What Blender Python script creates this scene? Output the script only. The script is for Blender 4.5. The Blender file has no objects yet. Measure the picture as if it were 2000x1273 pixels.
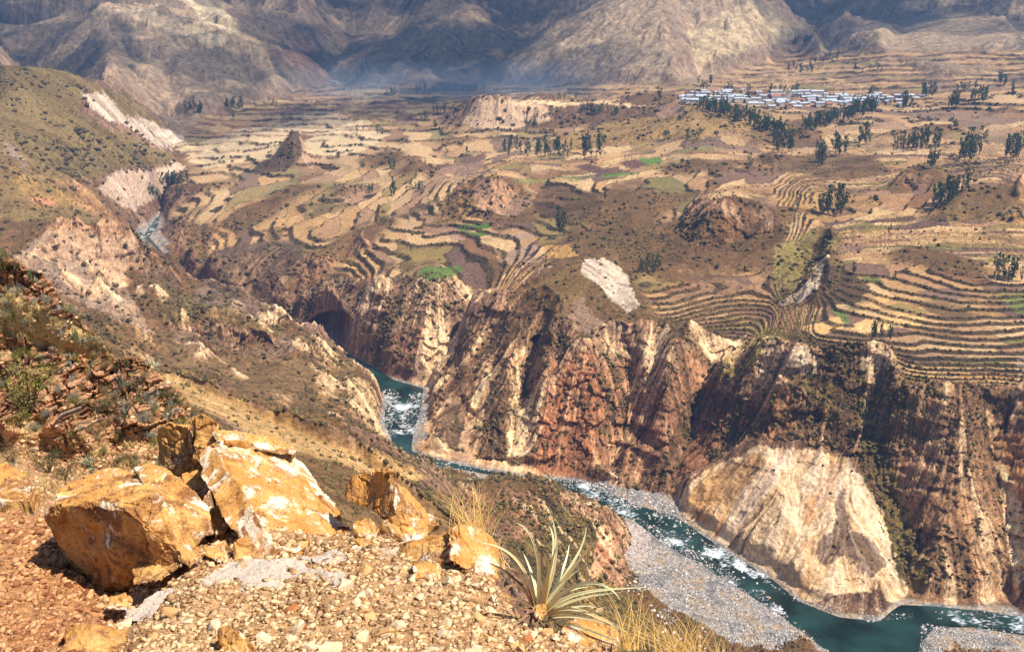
import bpy, bmesh, math, random
import numpy as np
from mathutils import Vector, Matrix, noise as mnoise
from mathutils.geometry import delaunay_2d_cdt
random.seed(7); RNG = np.random.default_rng(7)
F_ = 1960.0; CX = 1000.0; CY = 636.5; PITCH = math.radians(20.0); H = 400.0
cp, sp = math.cos(PITCH), math.sin(PITCH)
scene = bpy.context.scene
COL = scene.collection

def ray(px, py):
    a = (px - CX) / F_; b = -(py - CY) / F_
    return np.array([a, cp + sp * b, -sp + cp * b])
def ptz(px, py, z):                      # surveyed point: pixel sight line cut at height z
    d = ray(px, py); t = (z - H) / d[2]
    return np.array([d[0] * t, d[1] * t, z])
def ptd(px, py, dist):                   # ... or at a forward distance
    d = ray(px, py); t = dist / d[1]
    return np.array([d[0] * t, dist, H + d[2] * t])
def project(X, Y, Z):
    dz = Z - H
    fw = Y * cp - dz * sp; up = Y * sp + dz * cp
    return CX + F_ * X / fw, CY - F_ * up / fw

def srgb(r, g, b):
    f = lambda c: (c / 255 / 12.92) if c <= 10 else ((c / 255 + .055) / 1.055) ** 2.4
    return np.array([f(r), f(g), f(b)], dtype=np.float32)

# ---------------------------------------------------------------- noise
def _hash(ix, iy, seed):
    h = (ix.astype(np.uint32) * np.uint32(374761393) + iy.astype(np.uint32) * np.uint32(668265263) + np.uint32((seed * 974711 + 12345) & 0xffffffff))
    h = (h ^ (h >> np.uint32(13))) * np.uint32(1274126177)
    return h ^ (h >> np.uint32(16))
def hash01(ix, iy, seed=0):
    return (_hash(np.asarray(ix, dtype=np.int64) & 0xffffffff, np.asarray(iy, dtype=np.int64) & 0xffffffff, seed) & np.uint32(0xffff)).astype(np.float32) / 65535.0
def perlin(x, y, seed=0):
    x = np.asarray(x, dtype=np.float32); y = np.asarray(y, dtype=np.float32)
    x0 = np.floor(x); y0 = np.floor(y); fx = x - x0; fy = y - y0
    ix = x0.astype(np.int32).astype(np.uint32); iy = y0.astype(np.int32).astype(np.uint32)
    u = fx * fx * (3 - 2 * fx); v = fy * fy * (3 - 2 * fy)
    def g(dx, dy):
        h = _hash(ix + np.uint32(dx), iy + np.uint32(dy), seed)
        gx = (h & np.uint32(255)).astype(np.float32) / 127.5 - 1
        gy = ((h >> np.uint32(8)) & np.uint32(255)).astype(np.float32) / 127.5 - 1
        return gx * (fx - dx) + gy * (fy - dy)
    a = g(0, 0); b = g(1, 0); c = g(0, 1); d = g(1, 1)
    return ((a + (b - a) * u) * (1 - v) + (c + (d - c) * u) * v) * 1.4
def fbm(x, y, oct=4, seed=0, gain=.5):
    s = 0; a = 1; t = 0
    for k in range(oct):
        s = s + a * perlin(x, y, seed + k * 17); t += a; a *= gain; x = x * 2.03 + 7.1; y = y * 2.03 + 3.7
    return s / t ** .7
def ridged(x, y, oct=4, seed=0, gain=.5):
    s = 0; a = 1; t = 0
    for k in range(oct):
        s = s + a * (1 - 2.2 * np.abs(perlin(x, y, seed + k * 13))); t += a; a *= gain; x = x * 2.07 + 1.1; y = y * 2.07 + 5.7
    return s / t
def cells(x, y, seed=0):
    # distance to nearest cell seed, gap to the second, id value of the cell
    x0 = np.floor(x); y0 = np.floor(y)
    d1 = np.full(np.shape(x), 9., np.float32); d2 = d1.copy(); idv = np.zeros(np.shape(x), np.float32)
    for i in (-1, 0, 1):
        for j in (-1, 0, 1):
            cx_ = x0 + i; cy_ = y0 + j
            hx = hash01(cx_, cy_, seed); hy = hash01(cx_, cy_, seed + 1)
            d = np.hypot(cx_ + hx - x, cy_ + hy - y).astype(np.float32)
            nw = d < d1
            d2 = np.where(nw, d1, np.minimum(d2, d)); idv = np.where(nw, hash01(cx_, cy_, seed + 2), idv); d1 = np.where(nw, d, d1)
    return d1, d2 - d1, idv
def sstep(a, b, x):
    t = np.clip((x - a) / (b - a), 0, 1); return t * t * (3 - 2 * t)

# ---------------------------------------------------------------- survey lines of the valley (pixel sight line, height)
# "px,py,z" or "px,py,dNNN"; a polyline per row
LINES = """
2300,1250,0|2000,1205,0|1900,1190,0|1810,1181,0|1755,1180,0|1715,1212,0|1640,1204,0|1560,1172,0|1500,1122,0|1440,1088,0|1400,1062,0|1330,1012,0|1240,985,0|1150,942,0|1050,937,0|1000,928,0|900,908,0|805,882,0|800,850,0|826,795,0|832,757,0|765,738,0|705,706,0|675,688,1|645,668,2|570,632,3|495,592,5|410,548,9|345,508,11|298,462,14|318,432,15|345,400,17
1660,1300,0|1600,1262,0|1560,1228,0|1500,1184,0|1400,1122,0|1300,1062,0|1215,1012,0|1160,985,0|1105,958,0|1050,953,0|950,925,0|850,908,0|790,893,0|748,874,0|742,845,0|750,775,0|700,735,0|668,705,1|630,685,2|560,650,3|480,610,5|395,570,9|330,530,11|262,470,14|270,440,15|310,405,17
2300,1275,-2|2000,1223,-2|1900,1208,-2|1820,1206,-2|1760,1222,-2|1700,1250,-2|1560,1200,-2|1450,1125,-2|1320,1040,-2|1240,1005,-2|1130,950,-2|1000,936,-2|900,916,-2|775,880,-2|772,850,-2|790,770,-2|730,725,-2|672,697,-1|560,641,1|487,601,3|402,559,7|337,519,9|280,465,12|300,432,13|325,402,15
1330,985,3|1290,965,4|1230,955,4|1120,925,3|1060,925,2
2300,1305,0.2|2000,1242,0.2|1900,1226,0.2|1825,1226,0.2|1806,1250,0.2|1800,1310,0.2
1740,1290,-2|1700,1250,-2
1860,1262,2|1950,1265,2.5|2300,1350,3
590,560,45|650,537,76|740,545,84|780,530,88|860,540,92|930,560,95|1000,575,100|1050,560,110|1140,505,126|1180,503,128|1240,560,120|1290,620,108|1340,672,100|1420,662,103
600,600,18|655,615,22|700,640,34|760,640,46|830,650,46|900,640,55
1000,575,100|960,650,65|905,760,24|850,868,8
1000,590,90|935,640,46|880,700,25|842,745,4
1000,575,100|1012,650,80|985,760,46|940,900,4
1050,700,66|1010,800,30|990,905,3
1110,685,88|1080,780,50|1040,905,6
1150,676,96|1165,780,58|1130,900,12
1230,700,76|1235,800,38|1200,905,6
1310,690,96|1290,780,62|1260,890,20|1250,930,6
1060,640,102|1100,600,108|1150,640,102|1250,640,104
1290,965,4|1350,850,28|1420,722,70|1468,655,90|1530,600,106|1600,490,130|1640,430,146
1480,692,110|1560,655,135|1650,662,137|1740,670,136|1762,740,124|1900,748,122|2000,745,124|2300,780,126
1480,700,108|1430,780,75|1380,880,35|1325,975,4
1350,950,16|1480,868,55|1560,878,58|1640,885,60
1640,885,60|1642,960,45|1622,1060,25|1600,1155,7
1640,885,60|1705,1000,35|1762,1150,3
1700,760,104|1692,860,70|1732,960,40|1792,1080,17|1800,1175,1
1560,660,134|1572,760,98|1590,860,66
1480,770,80|1450,860,46|1400,950,22
1850,765,116|1862,900,76|1882,1050,33|1892,1170,4
1935,860,80|1962,1000,38|1972,1150,4
2100,800,115|2120,950,70|2150,1150,8
1520,1000,32|1500,1090,8
1560,1000,30|1560,1100,12
400,500,45|438,478,52|502,474,58|551,458,65|585,462,66|594,492,60
385,560,12|450,592,6|528,618,6|560,605,16
330,480,40|400,420,55|350,400,42|330,440,25
620,510,64|700,440,77|600,430,72|500,440,66
430,440,62|500,400,70
450,330,72|560,340,76|650,370,85
740,330,95|800,400,92
850,440,92|820,510,88|900,500,92|1000,480,100|1060,500,106
1100,440,116|1200,470,119|1250,400,131
1400,345,146|1300,335,140|1200,345,133|1100,340,126
1500,420,150|1620,450,150|1750,400,158|1650,350,157
1900,430,160|2000,470,160|1850,470,155|1700,470,149
1700,560,140|1620,600,135|1850,600,143|1950,640,139|1850,685,132|1700,640,136
2300,700,130|2300,500,160|2400,350,190|2600,250,230
1990,372,184|1900,365,182|1830,400,165
2000,300,176|1900,300,172|1750,300,163|1600,310,156|1500,300,150
1200,290,138|1300,285,142|1050,300,126|900,330,108|980,290,118
1640,238,166|1730,220,172|1600,225,160|1500,215,161|1400,195,161
2000,250,183|1850,220,174|2000,190,196|1900,190,186
1700,175,171|1900,150,192|2000,135,208|2300,130,240
860,345,112|960,348,141|1030,355,122
860,430,94|960,440,104|1060,430,113
820,330,104|815,308,116|870,345,104
574,250,138|588,254,133|560,278,112|500,318,84
520,335,76|610,330,80|640,300,84
700,290,92|600,300,80|680,260,95|760,260,104
850,255,106|920,270,112|1050,265,120
905,215,140|925,200,163|960,197,166|1080,200,160|1200,203,158|1260,205,160|1330,200,170
905,250,116|960,253,119|1080,250,124|1180,245,132|1300,235,146
1370,196,176|1440,225,168|1520,250,160
1100,275,130|1250,262,150|1350,232,166
1330,430,126|1380,398,158|1420,388,166|1500,392,160|1560,410,153
1350,480,124|1430,470,128|1500,465,134|1540,450,142
1270,480,120|1300,430,128
1300,560,118|1400,560,112|1480,560,112
1300,500,119|1200,420,124
1430,640,100|1350,620,106
1200,560,116|1260,520,119
400,300,62|330,285,58|440,270,68|500,240,76|420,240,78
600,215,90|720,215,96|800,205,104|900,180,110
330,230,80|400,232,84|500,205,92|560,190,95|600,180,96|640,162,98
640,162,98|700,185,100|760,180,104|860,178,110|980,166,119|1150,178,132|1300,168,150|1380,150,158|1500,132,164|1560,110,d2650
700,190,102|740,158,d2420|760,170,d2480
0,125,d1700|120,135,d1780|200,160,d1860|250,190,d1950|310,230,d2010|355,266,d2060
160,190,d1700|240,250,d1760|300,288,d1800|330,300,d1830|350,280,62
0,200,d1600|100,250,d1550|230,290,d1600|320,318,d1680|375,328,65
0,300,d1350|120,330,d1420|200,350,d1500|215,325,d1560|280,330,d1600|330,320,d1640|365,335,d1650
215,370,d1490|260,400,d1520|290,400,d1560|340,370,30
0,370,d1200|80,400,d1230|180,420,d1300|245,445,d1430
0,430,d1100|80,440,d1060
20,500,d960|81,453,d1000|131,446,d1010|198,446,d1020|262,464,d1030|286,512,d1025|307,513,d1020|336,531,d1010|353,559,d1000|362,567,d990|424,580,d970|459,587,d955|495,608,d945|541,626,d940|565,656,d925|632,667,d930|657,690,d925|740,762,d868|752,860,d796
60,530,d930|130,522,d965|200,532,d1000|262,562,d1002|300,596,d985
130,560,d915|180,560,d935|240,600,d925
100,560,d880|170,608,d850|262,644,d850|311,651,d860|330,600,d930|300,560,d950
340,614,d888|430,626,d888|520,652,d888|572,668,d892
352,668,d866|430,692,d862|540,708,d858
420,706,d830|560,712,d815|600,700,d850
60,640,d700|200,680,d700|300,700,d760|400,720,d740|520,762,d720|620,790,d730|690,800,d765
690,760,d830|640,720,d865
735,840,d778|700,820,d745
-300,560,d700|-300,450,d950|-400,380,d1200|-400,200,d1500|-500,60,d1700
300,728,d400|400,757,d420|520,800,d440|640,840,d460|740,882,d475|830,930,d490|920,962,d560|1050,950,d580|1130,998,d600|1190,1020,d615|1222,1045,d628
400,820,d600
500,900,d300|700,960,d330|900,1080,d400|1000,1150,d440|1100,1230,d470
960,1010,d545|1050,1060,d540|1100,1100,d545|1170,1100,d580
1130,1180,d530|1200,1150,8|1220,1100,4|1240,1050,2
870,940,15|900,960,d700|800,920,20|960,935,2|1040,960,2|1110,970,2
1225,1015,1|1245,1080,2.5|1290,1180,4|1400,1273,5|1500,1273,3|1360,1150,2
0,506,d43|40,515,d43|71,530,d43|95,548,d42.5|125,600,d42|155,626,d42|177,647,d42|226,700,d42|254,700,d42.5|293,711,d43|311,739,d42|332,753,d41.5|364,782,d41|375,806,d40
-300,480,d43|-300,620,d37|-300,800,d30|-300,1000,d16|-300,1273,d5
0,600,d39|60,620,d40|130,700,d39.5
0,700,d33|100,720,d37|200,790,d37.5|300,830,d38|365,850,d38
0,800,d28|100,830,d31|180,870,d31|250,880,d34|330,900,d36|378,910,d37
0,880,d22|100,935,d20|220,950,d22|300,960,d20
0,1000,d11|100,1010,d11|160,1060,d9.5
0,1150,d7|80,1130,d7.6|150,1180,d7|205,1235,d6
0,1273,d5|200,1300,d4.6|500,1290,d4.7|900,1290,d4.8|1200,1300,d4.9
230,1240,d6.3|215,1180,d7.6|230,1100,d9
350,1200,d5.9|500,1150,d6.6|700,1200,d5.6|900,1200,d5.6
480,1060,d8|600,1100,d7.3|750,1080,d7.5|900,1120,d6.8
330,960,d10.5|450,960,d9.5|620,1010,d9|760,1010,d9|880,1060,d7.9
985,1110,d7.1|1010,1180,d6.3|1120,1215,d5.9|1230,1245,d5.6|1290,1275,d5.3|1340,1320,d5
"""
# hidden ground: px, forward distance, z
HID = """-300,62,370|0,62,362|200,62,350|375,58,342|200,200,285|0,220,290|375,200,262|-300,220,300|100,400,190|-300,400,210|0,560,150|150,560,140|300,560,128|400,600,112|520,600,96|640,610,80|740,630,60|830,650,28|920,690,6
600,12,389|800,11,388.5|450,16,386|1000,9.5,389.5|1150,8,389.5|1300,7,390|1500,6,390|2000,5,390|2400,5,390
450,60,345|600,60,340|900,60,335|1300,60,330|2000,60,330|2400,60,330
600,150,280|900,150,268|1300,150,255|2000,150,255|2400,150,255
900,300,165|1300,300,135|2000,300,130|2400,300,130
1300,450,28|1600,450,22|2000,450,18|2400,450,20|1200,470,25|1500,500,6|1300,510,7
300,2000,45|200,2150,60|100,2300,70|-200,2300,80|350,1780,45
1000,2150,118|1150,2100,128|1300,1950,150"""
MTN = """130,125,d2450|60,60,d2700|-100,40,d2800
200,150,d2150|290,240,d2130|330,215,d2280
210,112,d2330|240,140,d2290|290,200,d2200
205,15,d2700|300,22,d2650|430,72,d2600|540,118,d2580|620,148,d2640
230,70,d2500|330,130,d2400|450,180,d2330
250,-30,d2950|340,-10,d2950|420,30,d2900|500,80,d2900|560,110,d2900|632,150,d2830
400,-70,d3300|500,30,d3150|560,70,d3050|610,110,d2950
700,-40,d3700|660,60,d3250|640,140,d2860
740,-10,d3500|700,70,d3200|665,130,d2900
820,-10,d3400|790,60,d3150|720,110,d2850|670,165,d2650
890,-5,d3000|850,30,d2900|790,85,d2800|740,130,d2650|700,165,d2520
940,40,d2900|900,100,d2750|860,150,d2600
1060,-10,d3300|1040,60,d3080|1022,115,d2800|960,150,d2600
1200,-8,d2800|1140,35,d2750|1085,75,d2700|1020,130,d2560
1300,-20,d2700|1240,60,d2500|1150,130,d2380
1300,60,d2450|1300,120,d2280|1320,150,d2200
1375,40,d2620|1345,90,d2480|1370,145,d2320
1460,5,d2680|1400,50,d2560|1370,70,d2500|1400,110,d2400
1500,40,d2650|1570,72,d2620|1520,110,d2500
1620,-40,d3500|1600,40,d3050|1590,90,d2720|1560,115,d2600
1800,-20,d3000|1700,30,d2850|1630,70,d2720
2000,-30,d2700|1900,20,d2600|1750,60,d2500|1640,110,d2400
1800,110,d2150|2000,70,d2200|2200,60,d2200
1700,120,d2150|1600,140,d2230
-700,-350,d3800|-300,-350,d3900|300,-350,d4000|800,-350,d4100|1300,-350,d3800|1800,-350,d3700|2600,-350,d3600
-700,-120,d3200|-200,-120,d3300|300,-150,d3400|560,-150,d3700|860,-150,d3500|1060,-150,d3700|1300,-150,d3200|1550,-150,d3600|1900,-150,d3200|2500,-150,d3000
-400,130,d2100|-200,100,d2400|-600,60,d2500|2500,60,d2300"""
pts = []; edges = []
def add_pt(p):
    r = math.hypot(p[0], p[1]); pts.append((math.atan2(p[0], p[1]), math.log(r), p[2])); return len(pts) - 1
for block in (LINES, MTN):
    for ln in block.strip().splitlines():
        prev = None
        for tok in ln.split('|'):
            a, b, c = tok.split(','); a = float(a); b = float(b)
            p = ptd(a, b, float(c[1:])) if c[0] == 'd' else ptz(a, b, float(c))
            i = add_pt(p)
            if prev is not None: edges.append((prev, i))
            prev = i
for ln in HID.strip().splitlines():
    for tok in ln.split('|'):
        a, d, z = map(float, tok.split(','))
        add_pt(np.array([(a - CX) / F_ * (d * cp + (H - z) * sp), d, z]))
AZM = math.radians(37)
for az in np.linspace(-.95, .95, 9):
    for r, z in ((2.4, 398.2), (8000, 1500)):
        pts.append((az, math.log(r), z))
for lr, z in ((1.2, 397.3), (1.6, 396.2), (2.2, 394), (3, 388)):
    pts.append((-.95, lr, z))
for r, z in ((16, 389), (60, 378), (150, 345), (400, 230), (900, 150), (1500, 220), (2500, 350), (4000, 900)): pts.append((-.95, math.log(r), z))
for r, z in ((5, 396.5), (10, 386), (60, 330), (150, 255), (300, 130), (450, 20), (520, 3), (600, 20), (760, 130), (1200, 190), (2300, 300), (3600, 800)): pts.append((.95, math.log(r), z))
S = 5.0       # az scale vs log r for the triangulation
vv = [Vector((p[0] * S, p[1])) for p in pts]
ov, oe, of, orv, ore, orf = delaunay_2d_cdt(vv, edges, [], 0, 1e-5)
zz = []
E = np.array([[pts[a][0] * S, pts[a][1], pts[b][0] * S, pts[b][1], pts[a][2], pts[b][2]] for a, b in edges])
for k, v in enumerate(ov):
    if orv[k]: zz.append(pts[orv[k][0]][2])
    else:
        ax, ay, bx, by = E[:, 0], E[:, 1], E[:, 2], E[:, 3]
        L = (bx - ax) ** 2 + (by - ay) ** 2 + 1e-12
        t = np.clip(((v.x - ax) * (bx - ax) + (v.y - ay) * (by - ay)) / L, 0, 1)
        d = np.hypot(ax + t * (bx - ax) - v.x, ay + t * (by - ay) - v.y); q = int(np.argmin(d))
        zz.append(E[q, 4] + t[q] * (E[q, 5] - E[q, 4]))
# ---------------------------------------------------------------- base grid
QUAL = 1.0
NA = int(1100 * QUAL)
AZ = np.linspace(-AZM, AZM, NA)
segs = [(2.6, 16, 420), (16, 50, 620), (50, 250, 110), (250, 500, 300), (500, 1200, 1000), (1200, 2000, 380), (2000, 3300, 560), (3300, 5200, 60)]
lr = []
for a, b, n in segs: lr += list(np.linspace(math.log(a), math.log(b), n, endpoint=False))
LR = np.array(lr); NR = len(LR)
def rasterize():
    Z = np.full((NR, NA), np.nan, dtype=np.float64)
    daz = AZ[1] - AZ[0]
    for f in of:
        if len(f) != 3: continue
        (x0, y0), (x1, y1), (x2, y2) = [(ov[i].x / S, ov[i].y) for i in f]
        z0, z1, z2 = [zz[i] for i in f]
        c0 = max(0, int(math.floor((min(x0, x1, x2) - AZ[0]) / daz))); c1 = min(NA - 1, int(math.ceil((max(x0, x1, x2) - AZ[0]) / daz)))
        r0 = max(0, np.searchsorted(LR, min(y0, y1, y2)) - 1); r1 = min(NR - 1, np.searchsorted(LR, max(y0, y1, y2)) + 1)
        if c1 < c0 or r1 < r0: continue
        xs = AZ[c0:c1 + 1][None, :]; ys = LR[r0:r1 + 1][:, None]
        det = (y1 - y2) * (x0 - x2) + (x2 - x1) * (y0 - y2)
        if abs(det) < 1e-14: continue
        a = ((y1 - y2) * (xs - x2) + (x2 - x1) * (ys - y2)) / det
        b = ((y2 - y0) * (xs - x2) + (x0 - x2) * (ys - y2)) / det
        c = 1 - a - b
        m = (a >= -1e-6) & (b >= -1e-6) & (c >= -1e-6)
        sub = Z[r0:r1 + 1, c0:c1 + 1]; sub[m] = (a * z0 + b * z1 + c * z2)[m]
    for i in range(1, NR):
        m = np.isnan(Z[i]); Z[i][m] = Z[i - 1][m]
    return np.nan_to_num(Z, nan=390.0)
Z0 = rasterize()
def blur(A, sr, sc):
    A = A.astype(np.float32)
    for ax, s in ((0, sr), (1, sc)):
        n = int(round(s))
        if n < 1: continue
        for _ in range(3):
            P = np.pad(A, [(n + 1, n) if ax == 0 else (0, 0), (n + 1, n) if ax == 1 else (0, 0)], mode='edge').astype(np.float64)
            C = np.cumsum(P, axis=ax)
            A = ((C[2 * n + 1:] - C[:-2 * n - 1]) if ax == 0 else (C[:, 2 * n + 1:] - C[:, :-2 * n - 1])) / (2 * n + 1)
    return A
R = np.exp(LR)[:, None].astype(np.float32) * np.ones((1, NA), dtype=np.float32)
X = R * np.sin(AZ)[None, :].astype(np.float32); Y = R * np.cos(AZ)[None, :].astype(np.float32)
def masked(m, fn, *a, **k):
    out = np.zeros(X.shape, np.float32); q = m
    out[q] = fn(*[v[q] for v in a], **k); return out
# ---------------------------------------------------------------- smooth, classify
def inpoly(poly, px, py):
    P = np.array([[float(q) for q in t.split(',')] for t in poly.split()], dtype=np.float32)
    m = np.zeros(px.shape, bool)
    bb = (px > P[:, 0].min()) & (px < P[:, 0].max()) & (py > P[:, 1].min()) & (py < P[:, 1].max())
    ii = np.nonzero(bb.ravel())[0]
    x = px.ravel()[ii]; y = py.ravel()[ii]; c = np.zeros(len(ii), bool)
    for k in range(len(P)):
        x1, y1 = P[k]; x2, y2 = P[k - 1]
        if y1 == y2: continue
        t = ((y1 > y) != (y2 > y)) & (x < (x2 - x1) * (y - y1) / (y2 - y1) + x1)
        c ^= t
    m.ravel()[ii] = c
    return m
Zs = blur(Z0, 2, 2); Zm = blur(Z0, 7, 5); Zh = blur(Z0, 16, 11)
ZW = np.interp(np.exp(LR), [950, 1600], [0, 14.5]).astype(np.float32)[:, None] * np.ones((1, NA), np.float32)
wet = blur((Z0 < ZW + 4).astype(np.float32), 3, 3)
PX0, PY0 = project(X, Y, Zm)
plat = (R > 640) & (R < 2700)
PLAT = "390,505 438,485 551,465 592,495 600,560 650,545 740,550 780,536 860,545 930,565 1000,580 1060,560 1100,600 1290,620 1420,665 1475,660 1560,660 1740,675 1765,742 1900,750 2600,760 2600,120 2000,100 1560,100 1350,165 980,165 640,160 400,225 360,270 370,330 330,420 320,470"
plat = plat & inpoly(PLAT, PX0, PY0)
can = (R > 420) & (R < 2300)
wx = masked(can, lambda x, y: fbm(x / 60, y / 60, 4, 71, .6), X, Y) * 34
wy = masked(can, lambda x, y: fbm(x / 60, y / 60, 4, 73, .6), X, Y) * 18
HILLS = ["845,440 870,385 930,345 975,345 1030,360 1065,400 1050,425 1000,440 940,425 900,430", "495,335 575,258 600,262 600,300 570,335", "1250,520 1290,440 1380,392 1450,385 1560,400 1740,385 1700,400 1560,415 1530,470 1560,480 1600,440 1640,455 1640,560 1570,610 1500,530 1400,525 1300,535", "1000,575 1080,540 1130,505 1240,555 1290,620 1250,640 1090,600",
         "1070,278 1180,240 1300,232 1320,195 1380,192 1450,222 1440,250 1350,270 1230,280 1120,290", "840,245 905,200 1340,195 1300,230 1180,245 1050,255 930,250", "1500,255 1620,225 1620,245 1530,275", "1290,335 1350,310 1430,320 1350,340", "775,345 815,308 865,345",
         "1820,400 1900,365 2600,330 2600,440 1900,430 1850,425", "1100,395 1200,370 1300,380 1380,375 1290,420 1230,470 1120,470 1090,430", "320,470 330,420 430,440 430,470 400,505", "590,560 560,520 760,420 790,430 640,535", "690,310 760,295 830,300 750,330", "1740,515 1760,480 1850,490 1925,515 1910,545 1800,520", "1600,345 1700,300 1720,340 1640,352", "430,430 560,360 650,352 560,400 480,450", "1060,500 1250,420 1300,440 1260,540 1130,560 1060,540"]
hill = np.zeros(X.shape, bool)
for h in HILLS: hill |= inpoly(h, PX0 + wx, PY0 + wy)
hill &= (R > 640)
wp = blur((plat & ~hill).astype(np.float32), 6, 5)
far = sstep(2050, 2300, R)
kz = np.where(R < 560, .95, .7) * (1 - .75 * blur((hill & (R > 1100)).astype(np.float32), 2, 2)); base = Zs * (1 - kz) + Zm * kz
base = base * (1 - wp) + Zh * wp
nr = (1 - sstep(60, 200, R)); base = base * (1 - nr) + blur(Z0, 12, 9) * nr
base = np.where(wet > .02, Zs, base)
# ---------------------------------------------------------------- relief noise
can = (R > 420) & (R < 2300)
def slope_of(Zq):
    gr = np.gradient(Zq, axis=0) / np.gradient(LR)[:, None] / R
    ga = np.gradient(Zq, axis=1) / (AZ[1] - AZ[0]) / R
    return gr.astype(np.float32), ga.astype(np.float32)
gr, ga = slope_of(base); steep = blur(np.hypot(gr, ga), 3, 3)
UA = (AZ[None, :] * .8 + LR[:, None] * .6).astype(np.float32); VA = (LR[:, None] * .8 - AZ[None, :] * .6).astype(np.float32)   # log-polar, for detail whose size grows with distance
n1 = masked(can, lambda x, y: ridged(x / 46, y / 46, 4, 3), X, Y)
n2 = masked(can, lambda x, y: fbm(x / 110, y / 110, 4, 9), X, Y)
n3 = masked(can, lambda x, y: fbm(x / 9, y / 9, 3, 31), X, Y)
st = sstep(.3, .75, steep); rel = base + 0
dry = 1 - sstep(.0, .6, wet)
rel += can * dry * (n1 * (3.2 + 8.0 * st) * (1 - .8 * wp) + n2 * (2.5 + 2.5 * wp) + n3 * .9 * st)
gc_ = blur(inpoly('-50,430 200,440 345,520 640,660 640,720 400,720 150,660 -50,560', PX0, PY0).astype(np.float32) * ((R > 780) & (R < 1120)), 8, 8)
rel += gc_ * (n1 * 9 + masked((R > 780) & (R < 1120), lambda x, y: ridged(x / 18, y / 40, 3, 37), X, Y) * 4.5)
# mountains
mm = R > 1900
m1 = masked(mm, lambda x, y: ridged(x / 260, y / 200, 5, 41, .55), X, Y)
m2 = masked(mm, lambda x, y: fbm(x / 500, y / 400, 3, 47), X, Y)
mst = far * sstep(.12, .35, steep)
rel += mst * (m1 * 34 + m2 * 22)
# tan slope and near hillside
nh = (R > 12) & (R < 620)
q1 = masked(nh, lambda x, y: ridged(x / 34, y / 34, 4, 51), X, Y)
q2 = masked(nh & (R < 260), lambda x, y: ridged(x / 9, y / 9, 5, 53, .6), X, Y)
q3 = masked(nh & (R < 200), lambda x, y: fbm(x / 1.6, y / 1.6, 4, 57, .6), X, Y)
wn = sstep(12, 17, R) * (1 - sstep(60, 90, R))
rel += dry * (q1 * 2.6 * sstep(160, 300, R) * (1 - sstep(560, 640, R)) + wn * (q2 * .5 + q3 * .16))
# blocky outcrops of the near hillside
blk = (R > 14) & (R < 170); bi = np.nonzero(blk)
bx = X[bi] * 1.0 + Y[bi] * .25; by = rel[bi] * 1.15 + Y[bi] * .55 + X[bi] * .25
wj = fbm(bx / 1.3, by / 1.3, 3, 131) * .5
dA, gA, iA = cells(bx / 1.5 + wj, by / 1.1 + wj, 5); dB, gB, iB = cells(bx / .5 + wj, by / .36 - wj, 15)
outc = sstep(-.12, .2, fbm(bx / 7, by / 5, 3, 133) + .10)
OUT = np.zeros(X.shape, np.float32); OUT[bi] = outc; CID = np.zeros(X.shape, np.float32); CID[bi] = .55 * iA + .45 * iB; CGAP = np.ones(X.shape, np.float32); CGAP[bi] = np.minimum(sstep(0, .12, gA), sstep(0, .18, gB) * .7 + .3)
push = wn[bi] * outc * (.9 * (iA - .5) + .35 * (iB - .5) - .35 * (1 - sstep(0, .14, gA)) - .12 * (1 - sstep(0, .18, gB)))
X[bi] *= 1 - push / R[bi]; Y[bi] *= 1 - push / R[bi]
rel[bi] += push * .3
# ledge
lg = R < 30
g1 = masked(lg, lambda x, y: fbm(x / .5, y / .5, 5, 61, .55), X, Y)
g2 = masked(lg, lambda x, y: ridged(x / .16, y / .16, 3, 67), X, Y)
rel -= (5 * sstep(13.5, 17, R) + 12 * sstep(17, 25, R)) * (1 - sstep(46, 60, R)) * (1 - sstep(400, 460, PX0))
rel += (1 - sstep(14, 26, R)) * (g1 * .07 + g2 * .014)
# ---------------------------------------------------------------- terraces and fields
PXw, PYw = project(X, Y, rel)
fld = plat & ~hill & (R > 640)
patch = masked(can, lambda x, y: fbm(x / 150, y / 150, 4, 79), X, Y)
near_t = (R < 1150)
fld &= ~((patch > .27) & ~near_t)
kn = plat * sstep(.14, .5, patch) * 17 * sstep(950, 1150, R) * (.8 + .4 * masked(plat, lambda x, y: fbm(x / 45, y / 45, 3, 191), X, Y)); kn = blur(kn.astype(np.float32), 3, 3)
Zh = Zh + kn; rel = rel + kn
wf = blur(fld.astype(np.float32), 3, 3)
nA = masked(plat, lambda x, y: fbm(x / 75, y / 75, 3, 83), X, Y); nB = masked(plat, lambda x, y: fbm(x / 300, y / 300, 2, 89), X, Y)
ft = np.maximum(sstep(1000, 1500, R), (1 - sstep(1130, 1260, PX0)) * .8); rt_ = sstep(1500, 1600, PX0) * (1 - sstep(1150, 1350, R))
Lq = Zh * (1 - .6 * ft) + Y * (.018 + .05 * ft + .028 * rt_) + nA * (3.4 + 2.2 * ft) * (1 - .45 * inpoly('560,420 800,400 800,540 560,560', PX0, PY0)) + nB * 5 + masked(plat, lambda x, y: fbm(x / 22, y / 22, 2, 85), X, Y) * .35
step_h = (3.9 + 2.0 * ft + 1.2 * nB).astype(np.float32); stp = 2.2 + 1.1 * sstep(900, 1100, R) + 2.0 * sstep(1250, 1700, R)
lev = Lq / stp; kf = np.floor(lev); fr = lev - kf
gl_ = blur(np.hypot(*slope_of(Lq.astype(np.float32))), 3, 3)
rw = np.clip(gl_ * (3.0 + 2.6 * ft) / stp, .05, .5)            # share of each step taken by its bank
bank = sstep(1 - rw, 1.0, fr)
hstep = np.minimum(stp, 4.2) * np.clip(.6 + gl_ * 6, .6, 1.1)
rel = rel * (1 - wf) + wf * (Zh + nA * 1.5 + hstep * (bank - fr) * .95)
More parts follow.
